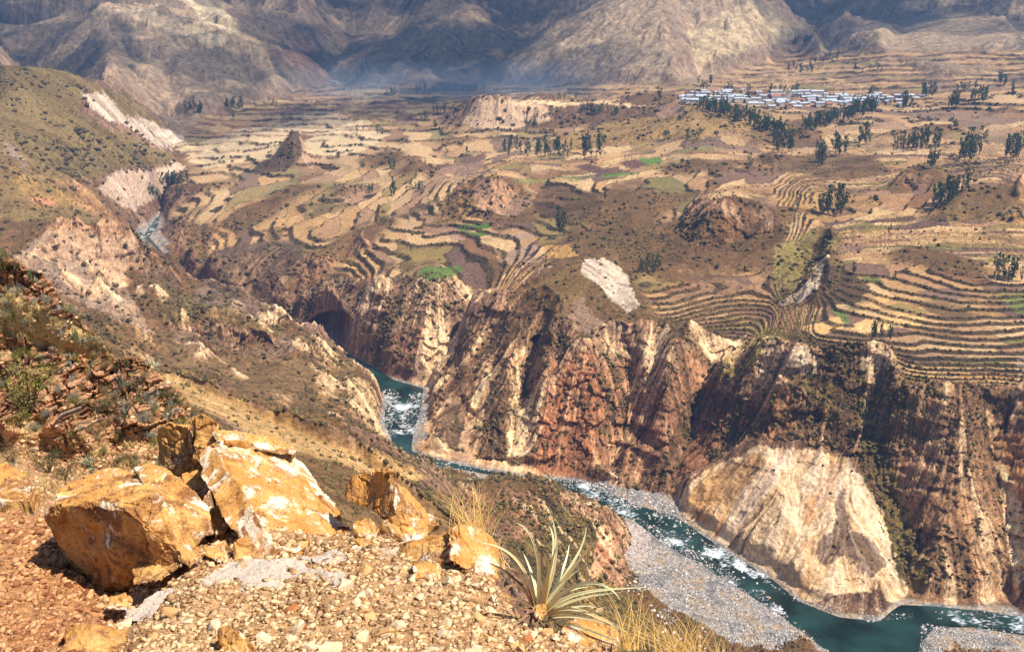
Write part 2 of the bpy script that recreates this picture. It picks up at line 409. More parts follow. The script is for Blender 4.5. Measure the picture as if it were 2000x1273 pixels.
# ---------------------------------------------------------------- fall-line streaks (follow the slope of the modelled ground)
fz = blur(rel, 3, 3)
gr, ga = slope_of(fz); gm = np.hypot(gr, ga) + 1e-5
dr = (gr / gm).astype(np.float32); dc = (ga / gm).astype(np.float32)
drow = (1.0 / np.gradient(LR)).astype(np.float32)
def streak(seed, steps, L, pre):
    n = np.random.default_rng(seed).random(X.shape, dtype=np.float32)
    n = blur(n, pre, pre) if pre else n
    n = (n - n.mean()) / n.std()
    acc = n.copy()
    da = AZ[1] - AZ[0]
    ci0 = np.tile(np.arange(NA, dtype=np.float32), (NR, 1)); ri0 = np.tile(np.arange(NR, dtype=np.float32)[:, None], (1, NA))
    for sgn in (1, -1):
        ci = ci0.copy(); ri = ri0.copy()
        for s in range(steps):
            a = np.clip(ri, 0, NR - 1).astype(np.int32); b = np.clip(ci, 0, NA - 1).astype(np.int32); q = a * NA + b
            ri += sgn * L * dr.ravel()[q] * drow[np.minimum(a, NR - 1)]
            ci += sgn * L * dc.ravel()[q] / da
            a = np.clip(ri, 0, NR - 1).astype(np.int32); b = np.clip(ci, 0, NA - 1).astype(np.int32)
            acc += n.ravel()[a * NA + b]
    acc /= (2 * steps + 1) ** .5
    return np.clip((acc - acc.mean()) / acc.std(), -2.5, 2.5).astype(np.float32)
s_fine = streak(1, 16, .0012, 0)
s_big = streak(2, 20, .0035, 2)
steep = blur(gm, 2, 2); st = sstep(.3, .7, steep)
unf = 1 - wf
amp = np.clip(R / 700, .0, 4)
rel += dry * unf * st * amp * (s_fine * .45 + s_big * 1.7) * sstep(300, 500, R) * np.where(R > 2000, 1.3, 1)
rel = np.where((R > 420) & (wet > .5) & (rel < ZW + 4), np.where(Z0 < ZW - .3, Z0, np.maximum(rel, np.minimum(Z0, ZW + .4))), rel)
PXV, PYV = project(X, Y, rel)
# jointed rock: blocks stand out from the steep walls and break the fall-line streaks
wb = np.nonzero((R > 500) & (R < 1500) & (steep > .3)); ua = X[wb] + .3 * Y[wb]; ub = rel[wb] + .25 * Y[wb]
jn = fbm(ua / 25, ub / 18, 3, 151) * 1.0
dA, gA, iA = cells(ua / 19 + jn, ub / 13 + jn, 155); dB, gB, iB = cells(ua / 6.5 + jn, ub / 4.5 - jn, 165)
yel = inpoly('1310,985 1360,930 1480,868 1560,875 1650,890 1700,980 1770,1150 1755,1185 1715,1210 1640,1204 1560,1172 1500,1122 1440,1088 1400,1062', PX0, PY0)
ws = (st * unf * dry * (1 - .7 * yel))[wb]; JT = np.zeros(X.shape, np.float32); JT[wb] = ws * (.6 * (iA - .5) + .7 * (iB - .5) - .35 * (1 - sstep(0, .12, gB)) - .3 * (1 - sstep(0, .08, gA)))
pj = ws * (6.0 * (iA - .5) + 2.2 * (iB - .5) - 1.0 * (1 - sstep(0, .12, gA)))
X[wb] *= 1 - pj / R[wb]; Y[wb] *= 1 - pj / R[wb]
# ---------------------------------------------------------------- colour
C = np.zeros(X.shape + (3,), np.float32)
def mix(m, col):
    global C
    m = np.asarray(m, np.float32)[..., None]; C = C * (1 - m) + m * col
fine = masked(R > 16, lambda x, y: fbm(x / 1, y / 1, 3, 91), UA / .006, VA / .006)
nf = (R < 60); fine[nf] = 0; fine += masked(nf, lambda x, y: fbm(x, y, 3, 92, .7), X / (.004 + .004 * R), (rel * 1.1 + Y * .5) / (.004 + .004 * R))
mid = masked(R > 16, lambda x, y: fbm(x / 1, y / 1, 4, 93, .6), X / 40, Y / 40)
big = masked(R > 16, lambda x, y: fbm(x / 1, y / 1, 3, 95), X / 160, Y / 160)
# general dry scrub / earth
C[:] = srgb(112, 90, 60)
mix(sstep(-.3, .5, mid + fine * .5), srgb(140, 112, 76))
mix(sstep(.0, .7, big + fine * .4) * .6, srgb(96, 84, 48))
# rock where steep
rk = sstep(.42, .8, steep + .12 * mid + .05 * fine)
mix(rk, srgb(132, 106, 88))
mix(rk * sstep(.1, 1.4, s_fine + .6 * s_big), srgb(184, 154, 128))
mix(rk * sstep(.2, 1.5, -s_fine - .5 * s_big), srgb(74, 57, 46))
# fields
PAL = [srgb(150, 112, 78), srgb(222, 186, 134), srgb(210, 172, 120), srgb(218, 180, 128), srgb(198, 160, 118), srgb(214, 178, 126), srgb(200, 160, 108), srgb(226, 192, 140), srgb(190, 150, 108), srgb(176, 140, 108), srgb(142, 112, 92), srgb(124, 98, 84), srgb(160, 138, 84), srgb(140, 130, 78), srgb(205, 170, 125), srgb(208, 165, 112), srgb(184, 146, 96)]
lat = X / 46 + fbm(X / 90, Y / 90, 2, 97) * .9 + hash01(kf, kf * 0 + 3, 5) * 5 + Y / 260
lc = np.floor(lat); lf = lat - lc
hh = hash01(kf, lc, 11); idx = np.minimum((hh * len(PAL)).astype(int), len(PAL) - 1)
pal = np.array(PAL, np.float32)[idx]
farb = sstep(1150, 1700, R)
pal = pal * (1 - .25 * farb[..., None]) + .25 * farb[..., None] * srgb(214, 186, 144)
pal *= (1 + .14 * fine + .10 * mid)[..., None]
pal *= np.array([.755, .70, .665], np.float32) * .96
C *= np.array([.84, .72, .64], np.float32)
m = wf[..., None] * 1.0
C = C * (1 - m) + m * pal
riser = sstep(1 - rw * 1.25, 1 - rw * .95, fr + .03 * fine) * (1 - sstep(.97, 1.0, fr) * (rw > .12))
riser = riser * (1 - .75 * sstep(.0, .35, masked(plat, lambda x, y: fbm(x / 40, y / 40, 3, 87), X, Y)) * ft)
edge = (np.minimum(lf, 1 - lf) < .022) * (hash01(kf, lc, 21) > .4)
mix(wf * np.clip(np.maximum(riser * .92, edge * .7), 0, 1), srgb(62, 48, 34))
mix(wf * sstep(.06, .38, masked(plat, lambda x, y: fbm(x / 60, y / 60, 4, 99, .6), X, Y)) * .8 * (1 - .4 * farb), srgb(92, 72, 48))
# mountains
mt = sstep(1950, 2250, R) * (1 - wf)
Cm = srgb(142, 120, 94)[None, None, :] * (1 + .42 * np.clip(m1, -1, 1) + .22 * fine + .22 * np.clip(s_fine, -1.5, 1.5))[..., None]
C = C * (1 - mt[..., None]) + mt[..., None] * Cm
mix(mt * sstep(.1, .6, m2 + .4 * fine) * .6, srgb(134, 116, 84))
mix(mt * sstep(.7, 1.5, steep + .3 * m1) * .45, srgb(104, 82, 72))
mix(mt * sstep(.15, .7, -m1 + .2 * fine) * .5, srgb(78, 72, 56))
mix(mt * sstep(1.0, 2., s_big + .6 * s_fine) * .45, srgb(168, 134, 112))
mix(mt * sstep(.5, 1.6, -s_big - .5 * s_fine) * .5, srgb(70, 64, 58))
ZONES = [
# far mountains
(1950, 4000, (150, 104, 82), (104, 80, 72), .7, "520,100 600,80 640,130 640,150 600,140"), (1950, 4000, (205, 178, 140), (170, 148, 120), .75, "680,190 740,145 765,175 740,195 690,205"),
(1950, 4000, (206, 180, 138), (156, 132, 98), .65, "1340,60 1470,0 1560,70 1400,110 1360,150"), (1950, 4000, (200, 180, 144), (160, 140, 112), .7, "205,20 300,15 440,75 430,95 300,50"),  # sunlit patches of both slopes painted in as paler ground
(1950, 4000, (180, 150, 120), (128, 100, 84), .6, "205,110 290,225 270,235 215,170"),
(1950, 4000, (224, 204, 164), (170, 150, 118), .7, "330,-20 400,-12 480,60 450,66 400,45"), (1950, 4000, (196, 168, 128), (150, 126, 96), .5, "1560,90 1700,30 2000,10 2000,30 1720,60 1600,110"),  # first zone: sunlit second ridge painted in pale
# green hill
(1050, 2100, (138, 120, 76), (106, 90, 54), .92, "-300,60 0,125 130,135 250,188 350,262 330,290 250,235 160,188 150,215 300,290 378,328 330,318 215,330 180,360 140,380 0,260 -300,260"),
(1050, 2100, (148, 126, 80), (118, 96, 62), .9, "-300,260 0,260 140,380 200,365 240,400 240,450 190,440 80,430 -300,430"),
(1050, 2100, (170, 136, 104), (120, 92, 66), .75, "110,350 200,345 260,420 270,450 180,425"), (1050, 2100, (190, 134, 108), (150, 110, 90), .8, "60,385 110,390 115,402 70,402"),
(1050, 2100, (168, 152, 132), (120, 104, 88), .8, "0,270 30,280 60,330 100,345 60,335 10,300"),
(1050, 2300, (232, 216, 196), (168, 148, 130), .95, "155,188 200,182 250,225 340,256 357,262 357,282 318,290 260,250 215,235 180,215"),
(1050, 2300, (222, 200, 176), (182, 156, 136), .95, "190,370 225,335 290,330 352,316 366,330 300,385 262,412 235,400"),
# grey cliff and spur
(720, 1080, (170, 146, 126), (134, 112, 96), .93, "20,512 81,455 131,448 262,468 286,514 336,535 340,560 290,520 250,500 240,560 290,640 200,610 170,600 95,550 60,520"),
(720, 1080, (150, 124, 102), (104, 84, 66), .9, "262,470 290,515 336,533 350,560 330,570 290,560 262,510"),
(720, 1080, (182, 158, 136), (140, 118, 98), .9, "130,520 200,505 240,550 300,650 240,640 190,608 150,570"),
(720, 1080, (126, 108, 72), (92, 76, 52), .85, "300,560 360,570 460,590 565,660 520,650 440,630 360,640 310,610"),
(720, 1080, (160, 134, 112), (112, 88, 68), .85, "330,640 440,630 530,660 570,655 600,670 560,690 500,700 430,670 360,680"),
(640, 1000, (136, 110, 76), (96, 76, 52), .85, "150,600 300,650 420,690 560,700 640,670 740,760 750,850 690,800 560,790 420,740 300,710 200,690"),
(640, 1000, (205, 182, 150), (150, 124, 96), .85, "690,790 720,790 748,830 748,868 725,850"),
(600, 1000, (130, 112, 68), (100, 84, 54), .75, "640,670 740,760 700,780 640,720"),
# tan slope
(250, 560, (206, 172, 118), (176, 142, 92), .95, "290,720 400,755 520,798 640,838 740,880 840,935 780,945 640,900 520,860 400,800 300,760"),
(250, 700, (140, 112, 72), (104, 80, 50), .85, "520,860 640,900 780,945 900,965 900,1100 700,1050 520,950"),
# cliff 1, cave cliff
(900, 1400, (132, 110, 92), (84, 68, 56), .9, "400,505 438,480 502,476 580,462 594,490 570,540 540,600 520,640 380,600 385,560"),
(900, 1250, (150, 122, 102), (102, 82, 70), .9, "560,600 590,565 650,540 740,548 780,535 860,545 930,565 985,590 930,640 860,650 830,660 760,700 740,740 690,705 640,680"),
(900, 1250, (160, 136, 112), (120, 98, 80), .85, "735,700 760,650 775,600 750,560 765,560 790,610 770,670 750,730"),
(800, 1100, (152, 114, 94), (116, 86, 72), .85, "760,660 830,640 850,680 832,755 770,735 745,725"), (800, 1100, (182, 124, 78), (150, 92, 62), .8, "826,640 842,630 850,690 832,750 822,700"),
(800, 1100, (128, 104, 78), (90, 72, 54), .7, "850,650 930,640 880,700 835,760 850,690"),
# central massif
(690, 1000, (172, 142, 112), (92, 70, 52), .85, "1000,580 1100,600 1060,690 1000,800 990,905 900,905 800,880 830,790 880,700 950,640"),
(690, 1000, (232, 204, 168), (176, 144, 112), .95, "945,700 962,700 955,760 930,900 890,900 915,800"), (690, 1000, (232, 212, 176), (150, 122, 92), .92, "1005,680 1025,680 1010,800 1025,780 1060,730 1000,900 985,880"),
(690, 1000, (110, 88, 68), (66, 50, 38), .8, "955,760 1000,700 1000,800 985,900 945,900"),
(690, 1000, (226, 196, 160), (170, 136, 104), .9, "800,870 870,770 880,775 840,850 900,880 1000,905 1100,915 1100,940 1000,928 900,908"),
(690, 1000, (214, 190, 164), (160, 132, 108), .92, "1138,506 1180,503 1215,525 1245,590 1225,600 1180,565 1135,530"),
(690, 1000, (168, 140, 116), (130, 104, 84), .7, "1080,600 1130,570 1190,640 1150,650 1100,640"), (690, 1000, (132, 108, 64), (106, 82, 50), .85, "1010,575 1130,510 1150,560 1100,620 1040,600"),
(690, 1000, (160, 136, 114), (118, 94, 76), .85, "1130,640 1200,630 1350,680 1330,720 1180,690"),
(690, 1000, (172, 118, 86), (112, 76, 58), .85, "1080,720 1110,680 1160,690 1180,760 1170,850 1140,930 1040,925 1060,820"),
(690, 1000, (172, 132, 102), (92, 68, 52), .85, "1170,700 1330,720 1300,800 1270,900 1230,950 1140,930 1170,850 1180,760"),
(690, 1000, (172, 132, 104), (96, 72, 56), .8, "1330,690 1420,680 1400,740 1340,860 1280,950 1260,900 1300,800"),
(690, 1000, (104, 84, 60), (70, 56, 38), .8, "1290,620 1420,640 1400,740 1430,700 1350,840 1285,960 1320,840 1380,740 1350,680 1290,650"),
# basin and pink scar
(690, 1150, (176, 150, 126), (100, 76, 58), .8, "1385,400 1400,395 1500,390 1520,430 1500,460 1480,460 1440,420 1390,450 1350,470"),
(690, 1150, (122, 94, 62), (88, 66, 44), .8, "1300,440 1385,400 1450,430 1540,440 1500,530 1400,540 1300,560 1250,520"),
(690, 1000, (196, 156, 106), (130, 98, 66), .35, "1290,560 1400,545 1480,560 1520,600 1440,640 1300,620"),
(690, 1000, (150, 136, 80), (104, 92, 54), .85, "1520,480 1600,440 1640,465 1600,520 1560,560 1520,600 1500,560"),
(690, 1000, (206, 192, 174), (180, 164, 146), .98, "1600,520 1610,515 1600,560 1560,590 1525,600 1520,592 1560,570"),
(640, 1000, (96, 78, 60), (72, 56, 42), .9, "1610,515 1640,520 1700,560 1680,590 1600,600 1570,590 1600,560"),
(640, 1000, (146, 132, 72), (104, 92, 50), .85, "1430,680 1500,640 1550,650 1480,690 1420,740 1400,730"),
# right massif
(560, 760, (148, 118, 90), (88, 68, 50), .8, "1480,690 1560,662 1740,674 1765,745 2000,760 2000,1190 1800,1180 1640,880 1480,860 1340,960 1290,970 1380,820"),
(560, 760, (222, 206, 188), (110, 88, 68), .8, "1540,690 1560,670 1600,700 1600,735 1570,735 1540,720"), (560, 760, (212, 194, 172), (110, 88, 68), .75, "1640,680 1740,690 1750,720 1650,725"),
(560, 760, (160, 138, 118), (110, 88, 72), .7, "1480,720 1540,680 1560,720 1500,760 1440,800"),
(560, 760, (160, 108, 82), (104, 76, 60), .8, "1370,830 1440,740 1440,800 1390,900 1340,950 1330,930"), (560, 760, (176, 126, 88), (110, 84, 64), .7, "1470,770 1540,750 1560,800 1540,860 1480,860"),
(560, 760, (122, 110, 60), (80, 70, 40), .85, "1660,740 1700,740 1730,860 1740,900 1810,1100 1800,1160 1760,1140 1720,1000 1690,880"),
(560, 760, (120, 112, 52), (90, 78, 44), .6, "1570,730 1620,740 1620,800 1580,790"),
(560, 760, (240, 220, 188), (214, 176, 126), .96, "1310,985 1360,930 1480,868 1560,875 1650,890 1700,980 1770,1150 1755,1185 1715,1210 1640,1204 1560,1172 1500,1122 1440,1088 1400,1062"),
(560, 760, (210, 164, 100), (186, 140, 84), .7, "1370,940 1480,880 1490,900 1420,1000 1400,1050 1340,985"), (560, 760, (230, 206, 186), (206, 176, 152), .7, "1420,1030 1530,880 1560,880 1470,1010 1440,1060"),
(560, 760, (226, 200, 178), (196, 164, 136), .7, "1580,960 1640,895 1650,940 1600,1000"), (560, 760, (206, 148, 84), (176, 120, 66), .6, "1570,980 1600,960 1590,1020 1570,1020"),
(560, 760, (140, 118, 104), (98, 78, 66), .85, "1640,950 1655,960 1660,1040 1700,1050 1740,1100 1700,1130 1650,1080 1600,1100 1600,1060 1630,1020"),
(560, 760, (240, 226, 196), (220, 196, 158), .75, "1650,900 1665,900 1720,1000 1770,1140 1755,1140 1700,1020"), (560, 760, (190, 134, 92), (150, 104, 74), .7, "1700,1180 1755,1180 1745,1205 1705,1208"),
(560, 760, (236, 210, 176), (180, 148, 116), .92, "1925,800 1935,800 1990,960 2010,1100 1985,1180 1960,1000"), (560, 760, (178, 134, 84), (126, 94, 66), .8, "1935,850 2300,830 2300,1150 2010,1100 1990,960"),
(560, 760, (180, 140, 104), (104, 80, 60), .75, "1870,980 1895,970 1900,1040 1930,1150 1905,1160 1880,1060"), (560, 760, (216, 200, 180), (150, 130, 112), .9, "1985,700 2010,690 2010,740 1990,735"),
(560, 760, (176, 140, 108), (128, 100, 76), .7, "1810,1160 1860,1120 1960,1160 2300,1170 2300,1210 2000,1200"),
# outcrop spur by the river, left bank
(400, 700, (150, 112, 88), (96, 70, 54), .85, "900,960 1050,955 1080,1000 1060,1040 1000,1050 940,1020"), (400, 700, (104, 92, 56), (72, 62, 38), .85, "1060,960 1130,1000 1190,1040 1180,1120 1120,1160 1000,1120 980,1060 1060,1040"),
(400, 700, (196, 146, 118), (140, 104, 82), .9, "1180,1020 1218,1030 1212,1060 1180,1110 1150,1130 1160,1080"), (400, 700, (134, 116, 66), (96, 80, 46), .9, "1180,1120 1300,1230 1400,1300 1100,1300 1050,1200"),
(600, 900, (132, 118, 70), (106, 92, 54), .9, "800,905 880,925 980,948 900,965 830,945"),
# hills on the plateau
(900, 1600, (184, 150, 124), (150, 120, 98), .85, "930,350 975,348 1040,400 1010,425 960,410 925,400"), (900, 1600, (148, 122, 78), (118, 94, 58), .85, "845,440 930,350 925,405 900,430"),
(1100, 2100, (96, 78, 60), (72, 58, 46), .9, "486,335 556,276 572,244 584,256 590,300 560,335"), (1100, 2100, (196, 164, 134), (160, 130, 104), .85, "586,256 612,300 655,312 600,335 582,318"),  # spike: shaded left face and sunlit right face put into the colour
(1100, 2300, (206, 178, 146), (122, 94, 72), .9, "903,240 912,205 960,200 1060,205 1080,235 1000,252 930,250"), (1100, 2300, (128, 100, 78), (92, 72, 52), .85, "1060,206 1200,206 1310,200 1320,225 1180,245 1080,238"),
(1100, 2300, (228, 202, 160), (214, 184, 140), .9, "905,202 960,194 1080,198 1200,200 1300,200 1200,205 1060,206 960,201"),
(1100, 2300, (170, 140, 90), (140, 114, 68), .9, "1070,278 1180,240 1310,228 1330,196 1380,194 1450,222 1540,250 1440,255 1350,270 1230,280 1120,292"),
(1100, 2300, (196, 166, 134), (150, 120, 96), .9, "1270,215 1330,197 1340,225 1290,230"),
(900, 1600, (150, 124, 80), (110, 88, 56), .8, "1820,400 1900,365 2600,330 2600,440 1900,430 1850,425"), (900, 1600, (186, 150, 98), (150, 118, 74), .8, "1500,390 1600,370 1720,385 1740,400 1640,410 1560,405"),
(900, 1600, (110, 86, 60), (76, 58, 40), .85, "1060,370 1130,360 1180,400 1120,440 1060,430 1040,400"),
(900, 1600, (120, 96, 66), (84, 64, 44), .8, "1500,300 1700,305 1740,345 1620,350 1500,330"),
# single fields
(900, 1800, (110, 82, 76), (100, 74, 68), .95, "1120,325 1150,320 1190,335 1160,340"), (900, 1800, (104, 78, 72), (96, 70, 66), .95, "1205,318 1240,310 1270,322 1230,330"), (900, 1800, (106, 80, 74), (96, 72, 66), .95, "1150,335 1200,325 1230,335 1170,342"),
(900, 1800, (112, 84, 74), (100, 76, 68), .95, "845,325 900,320 935,330 880,340"), (900, 1800, (150, 124, 104), (136, 110, 92), .95, "835,335 920,315 960,320 900,345"), (900, 1800, (122, 94, 82), (108, 84, 72), .95, "895,312 945,300 950,310 910,322"),
(900, 1800, (98, 134, 58), (88, 122, 50), .95, "1245,310 1290,308 1300,318 1265,322"), (900, 1800, (104, 134, 62), (90, 122, 52), .95, "1170,342 1240,334 1250,339 1180,348"),
(900, 1800, (132, 140, 78), (120, 126, 68), .8, "1000,350 1170,345 1110,356 1010,358"),
(900, 1400, (70, 112, 44), (84, 118, 50), .95, "880,438 950,436 960,448 900,452"), (900, 1400, (78, 116, 48), (90, 120, 54), .9, "900,455 955,452 960,460 920,462"), (900, 1300, (74, 112, 44), (90, 120, 56), .95, "812,535 830,522 900,520 905,530 880,542 830,545"),
(900, 1300, (168, 142, 122), (158, 132, 112), .95, "975,510 1010,480 1052,478 1050,490 1030,500 1060,512 1000,518"), (900, 1300, (172, 148, 128), (160, 136, 116), .95, "985,462 1040,452 1040,462 1000,470"),
(900, 1300, (170, 144, 122), (160, 134, 112), .95, "865,450 895,458 910,468 880,468"), (900, 1300, (196, 156, 96), (184, 142, 84), .9, "1060,480 1110,478 1130,500 1070,508"),
(640, 1000, (226, 190, 132), (210, 172, 116), .95, "1650,640 1700,620 1720,615 1800,600 1810,620 1740,640 1700,655"), (640, 1000, (222, 184, 126), (206, 166, 110), .95, "1690,600 1720,575 1745,570 1730,600"),
(640, 1000, (160, 146, 88), (146, 130, 76), .9, "1730,600 1760,590 1815,610 1790,615"), (640, 1000, (226, 190, 130), (208, 170, 112), .95, "1740,620 1790,612 1800,635 1760,640"), (640, 1000, (222, 182, 120), (206, 166, 106), .95, "1560,640 1640,618 1650,640 1600,655"),
(640, 1000, (136, 108, 96), (124, 98, 86), .95, "1790,570 1860,560 1900,580 1840,590"), (640, 1000, (140, 112, 98), (128, 102, 88), .9, "1650,475 1690,480 1680,495 1655,490"), (640, 1000, (104, 128, 60), (90, 112, 50), .85, "1625,608 1650,612 1670,630 1655,632"),
(640, 1000, (98, 122, 60), (88, 110, 52), .9, "1680,540 1720,545 1725,555 1690,552"), (640, 1000, (110, 134, 66), (98, 118, 56), .85, "1960,590 2000,580 2300,580 2300,610 1990,606"), (640, 1000, (160, 146, 90), (140, 126, 76), .9, "1925,500 1960,495 1990,508 1940,512"),
]
wq = masked(R > 250, lambda x, y: fbm(x, y, 4, 101, .65), UA / .035, VA / .035) * 26 + masked(R > 250, lambda x, y: fbm(x, y, 2, 105), UA / .004, VA / .004) * 7
wr = masked(R > 250, lambda x, y: fbm(x, y, 4, 103, .65), UA / .035, VA / .035) * 16 + masked(R > 250, lambda x, y: fbm(x, y, 2, 107), UA / .004, VA / .004) * 6
sx, sy = PXV + wq, PYV + wr
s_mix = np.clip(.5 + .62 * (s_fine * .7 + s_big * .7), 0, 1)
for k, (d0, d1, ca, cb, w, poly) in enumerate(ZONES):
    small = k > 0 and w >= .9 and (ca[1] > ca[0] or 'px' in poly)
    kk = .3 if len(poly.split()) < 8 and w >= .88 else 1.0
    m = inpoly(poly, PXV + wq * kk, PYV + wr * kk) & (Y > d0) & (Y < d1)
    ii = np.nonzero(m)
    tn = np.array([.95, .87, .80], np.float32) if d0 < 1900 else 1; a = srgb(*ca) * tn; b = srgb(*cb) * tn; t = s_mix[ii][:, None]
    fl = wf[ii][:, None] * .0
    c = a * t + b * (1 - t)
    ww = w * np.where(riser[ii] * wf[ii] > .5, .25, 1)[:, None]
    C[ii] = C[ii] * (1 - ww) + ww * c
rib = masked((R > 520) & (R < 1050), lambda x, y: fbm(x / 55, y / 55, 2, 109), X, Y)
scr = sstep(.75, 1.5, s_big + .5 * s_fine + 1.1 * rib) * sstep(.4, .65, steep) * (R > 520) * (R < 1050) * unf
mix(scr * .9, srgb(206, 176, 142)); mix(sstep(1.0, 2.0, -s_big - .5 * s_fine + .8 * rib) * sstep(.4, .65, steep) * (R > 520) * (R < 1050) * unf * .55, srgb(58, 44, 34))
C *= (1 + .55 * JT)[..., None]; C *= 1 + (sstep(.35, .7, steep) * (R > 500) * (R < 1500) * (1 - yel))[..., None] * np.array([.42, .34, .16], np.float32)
sc1 = inpoly("1138,506 1180,503 1215,525 1250,600 1225,612 1180,570 1135,535", PXV + wq * .5, PYV + wr * .5) & (R > 800) & (R < 1100)
sd_ = masked(sc1, lambda x, y: fbm((x * .85 + y * .5) / 3.2, (y * .85 - x * .5) / 40, 3, 181, .7), X, Y)
mix(sc1 * .8, srgb(206, 184, 158)); mix(sc1 * sstep(.02, .35, sd_) * .75, srgb(146, 118, 94)); mix(sc1 * sstep(.1, .4, -sd_) * .6, srgb(228, 210, 186))
# scrub dots on slopes
dots = masked((R > 420) & (R < 2200), lambda x, y: perlin(x, y, 111), X / 4.0, Y / 4.0) + .25 * fine
dens = .38 - .22 * sstep(-.2, .5, big + mid * .5)
mix(sstep(dens, dens + .1, dots) * unf * (R > 420) * (R < 2300) * dry * .8 * (1 - .85 * yel) * (1 - .7 * sstep(.5, 1.1, C.mean(-1) / .42)), srgb(66, 58, 34))
# gravel bars and banks
low = (R > 420) & (R < 1700) & (rel < ZW + 6) & (wet > .3)
gv = masked(low, lambda x, y: fbm(x / 1.6, y / 1.6, 3, 113, .8), X, Y)
bar = inpoly('1200,990 1262,1015 1400,1100 1500,1170 1640,1290 1600,1400 1350,1400 1290,1230 1215,1120 1205,1060', sx, sy) | inpoly('1800,1220 2300,1250 2300,1400 1790,1400', sx, sy) | inpoly('740,765 832,770 832,860 745,850', sx, sy) | inpoly('820,895 1000,925 1320,960 1340,1000 1230,1010 1100,960 950,945 820,915', sx, sy) | (Y > 1400)
wl = np.where(bar, 1 - sstep(4.5, 7, rel - ZW), 1 - sstep(.6, 1.8, rel - ZW))
gl2 = masked(low, lambda x, y: fbm(x / 16, y / 16, 3, 115), X, Y)
mix(low * wl * .93, srgb(150, 140, 130)); mix(low * wl * sstep(-.05, .35, gv), srgb(190, 182, 174)); mix(low * wl * sstep(.0, .2, gl2) * .85, srgb(166, 142, 114)); mix(low * wl * sstep(.05, .3, -gl2) * .8, srgb(112, 108, 106)); mix(low * wl * sstep(.1, .4, -gv), srgb(96, 90, 86))
sand = inpoly("1212,1050 1225,1018 1262,1030 1270,1060 1262,1100 1235,1105 1212,1080", sx, sy) & low
mix(sand * .9, srgb(182, 164, 150))
# far valley floor, the bright sun on it painted in as paler colour
mix((inpoly("330,292 440,262 640,215 760,262 700,300 560,305 400,330 360,300", sx, sy) & (Y > 1500) & ~hill) * .5 * (1 - riser), srgb(236, 208, 164))
# near red hillside and ledge
nz = (R < 260).astype(np.float32) * (1 - sstep(200, 260, R))
HV = rel * 1.1 + Y * .5
r1 = masked(R < 260, lambda x, y: fbm(x / 2.6, y / 2.6, 4, 121, .6), X, HV)
r2 = masked(R < 260, lambda x, y: fbm(x, y, 4, 123, .75), X / (.02 + .010 * R), HV / (.02 + .010 * R))
strata = masked(R < 260, lambda x, y: fbm(x, y, 3, 125, .6), X / 5 + rel / 8, (rel + .3 * X + .2 * Y) / .5)
mix(nz, srgb(170, 118, 78))
mix(nz * sstep(-.1, .5, strata + r2 * .4), srgb(196, 140, 92))
mix(nz * sstep(.0, .5, -strata + r1 * .6), srgb(126, 74, 46))
mix(nz * sstep(.15, .5, r2 + .3 * r1), srgb(206, 168, 128))
mix(nz * sstep(.2, .5, -r2 + .2 * r1) * .8, srgb(70, 50, 38))
mix(nz * OUT * .75, (srgb(150, 88, 56) + CID[..., None] * (srgb(214, 160, 116) - srgb(150, 88, 56))))
mix(nz * OUT * (1 - CGAP) * .8, srgb(70, 48, 36))
mix(nz * OUT * sstep(.25, .45, r2) * .6, srgb(96, 92, 92))
gl = nz * (1 - OUT) * (R > 14)
mix(gl * sstep(-.4, .1, r1 + .3 * r2) * .85, srgb(178, 148, 96))
ld = (1 - sstep(14, 17, R)); gr_ = masked(R < 18, lambda x, y: fbm(x / .035, y / .035, 3, 141, .8), X, Y); gb = masked(R < 18, lambda x, y: fbm(x / .6, y / .6, 3, 143, .6), X, Y)
mix(ld, srgb(172, 130, 88)); mix(ld * sstep(-.1, .4, gb + .2 * gr_) * .7, srgb(196, 158, 114)); mix(ld * sstep(.1, .5, gr_) * .8, srgb(214, 182, 140)); mix(ld * sstep(.1, .5, -gr_) * .8, srgb(136, 98, 62))
lf_ = ld * inpoly("0,860 200,900 215,1040 150,1090 200,1180 215,1250 120,1330 -900,1400 -900,860", PXV + 20 * gb, PYV + 20 * gb)
mix(lf_ * (.45 + .4 * sstep(-.3, .3, gb + .4 * gr_)), srgb(176, 118, 70)); mix(lf_ * sstep(.2, .5, gb) * .6, srgb(146, 84, 50)); mix(lf_ * sstep(.15, .4, gr_) * .6, srgb(214, 176, 140))
C *= (1 + .10 * fine)[..., None]
C = np.clip(C, .012, .85)
# ---------------------------------------------------------------- cave: hollow pushed into the cliff
def hollow(px, py, rx, ry, depth, d0, d1):
    global X, Y
    e = ((PXV - px) / rx) ** 2 + ((PYV - py) / ry) ** 2
    w = (1 - sstep(.35, 1.15, e + .25 * n3)) * (Y > d0) * (Y < d1)
    k = 1 + w * depth / R
    X = X * k; Y = Y * k
hollow(650, 642, 46, 30, 46, 1000, 1190)
hollow(1055, 672, 22, 16, 16, 700, 1000)
hollow(1305, 820, 0.1, .1, 0, 700, 1000)
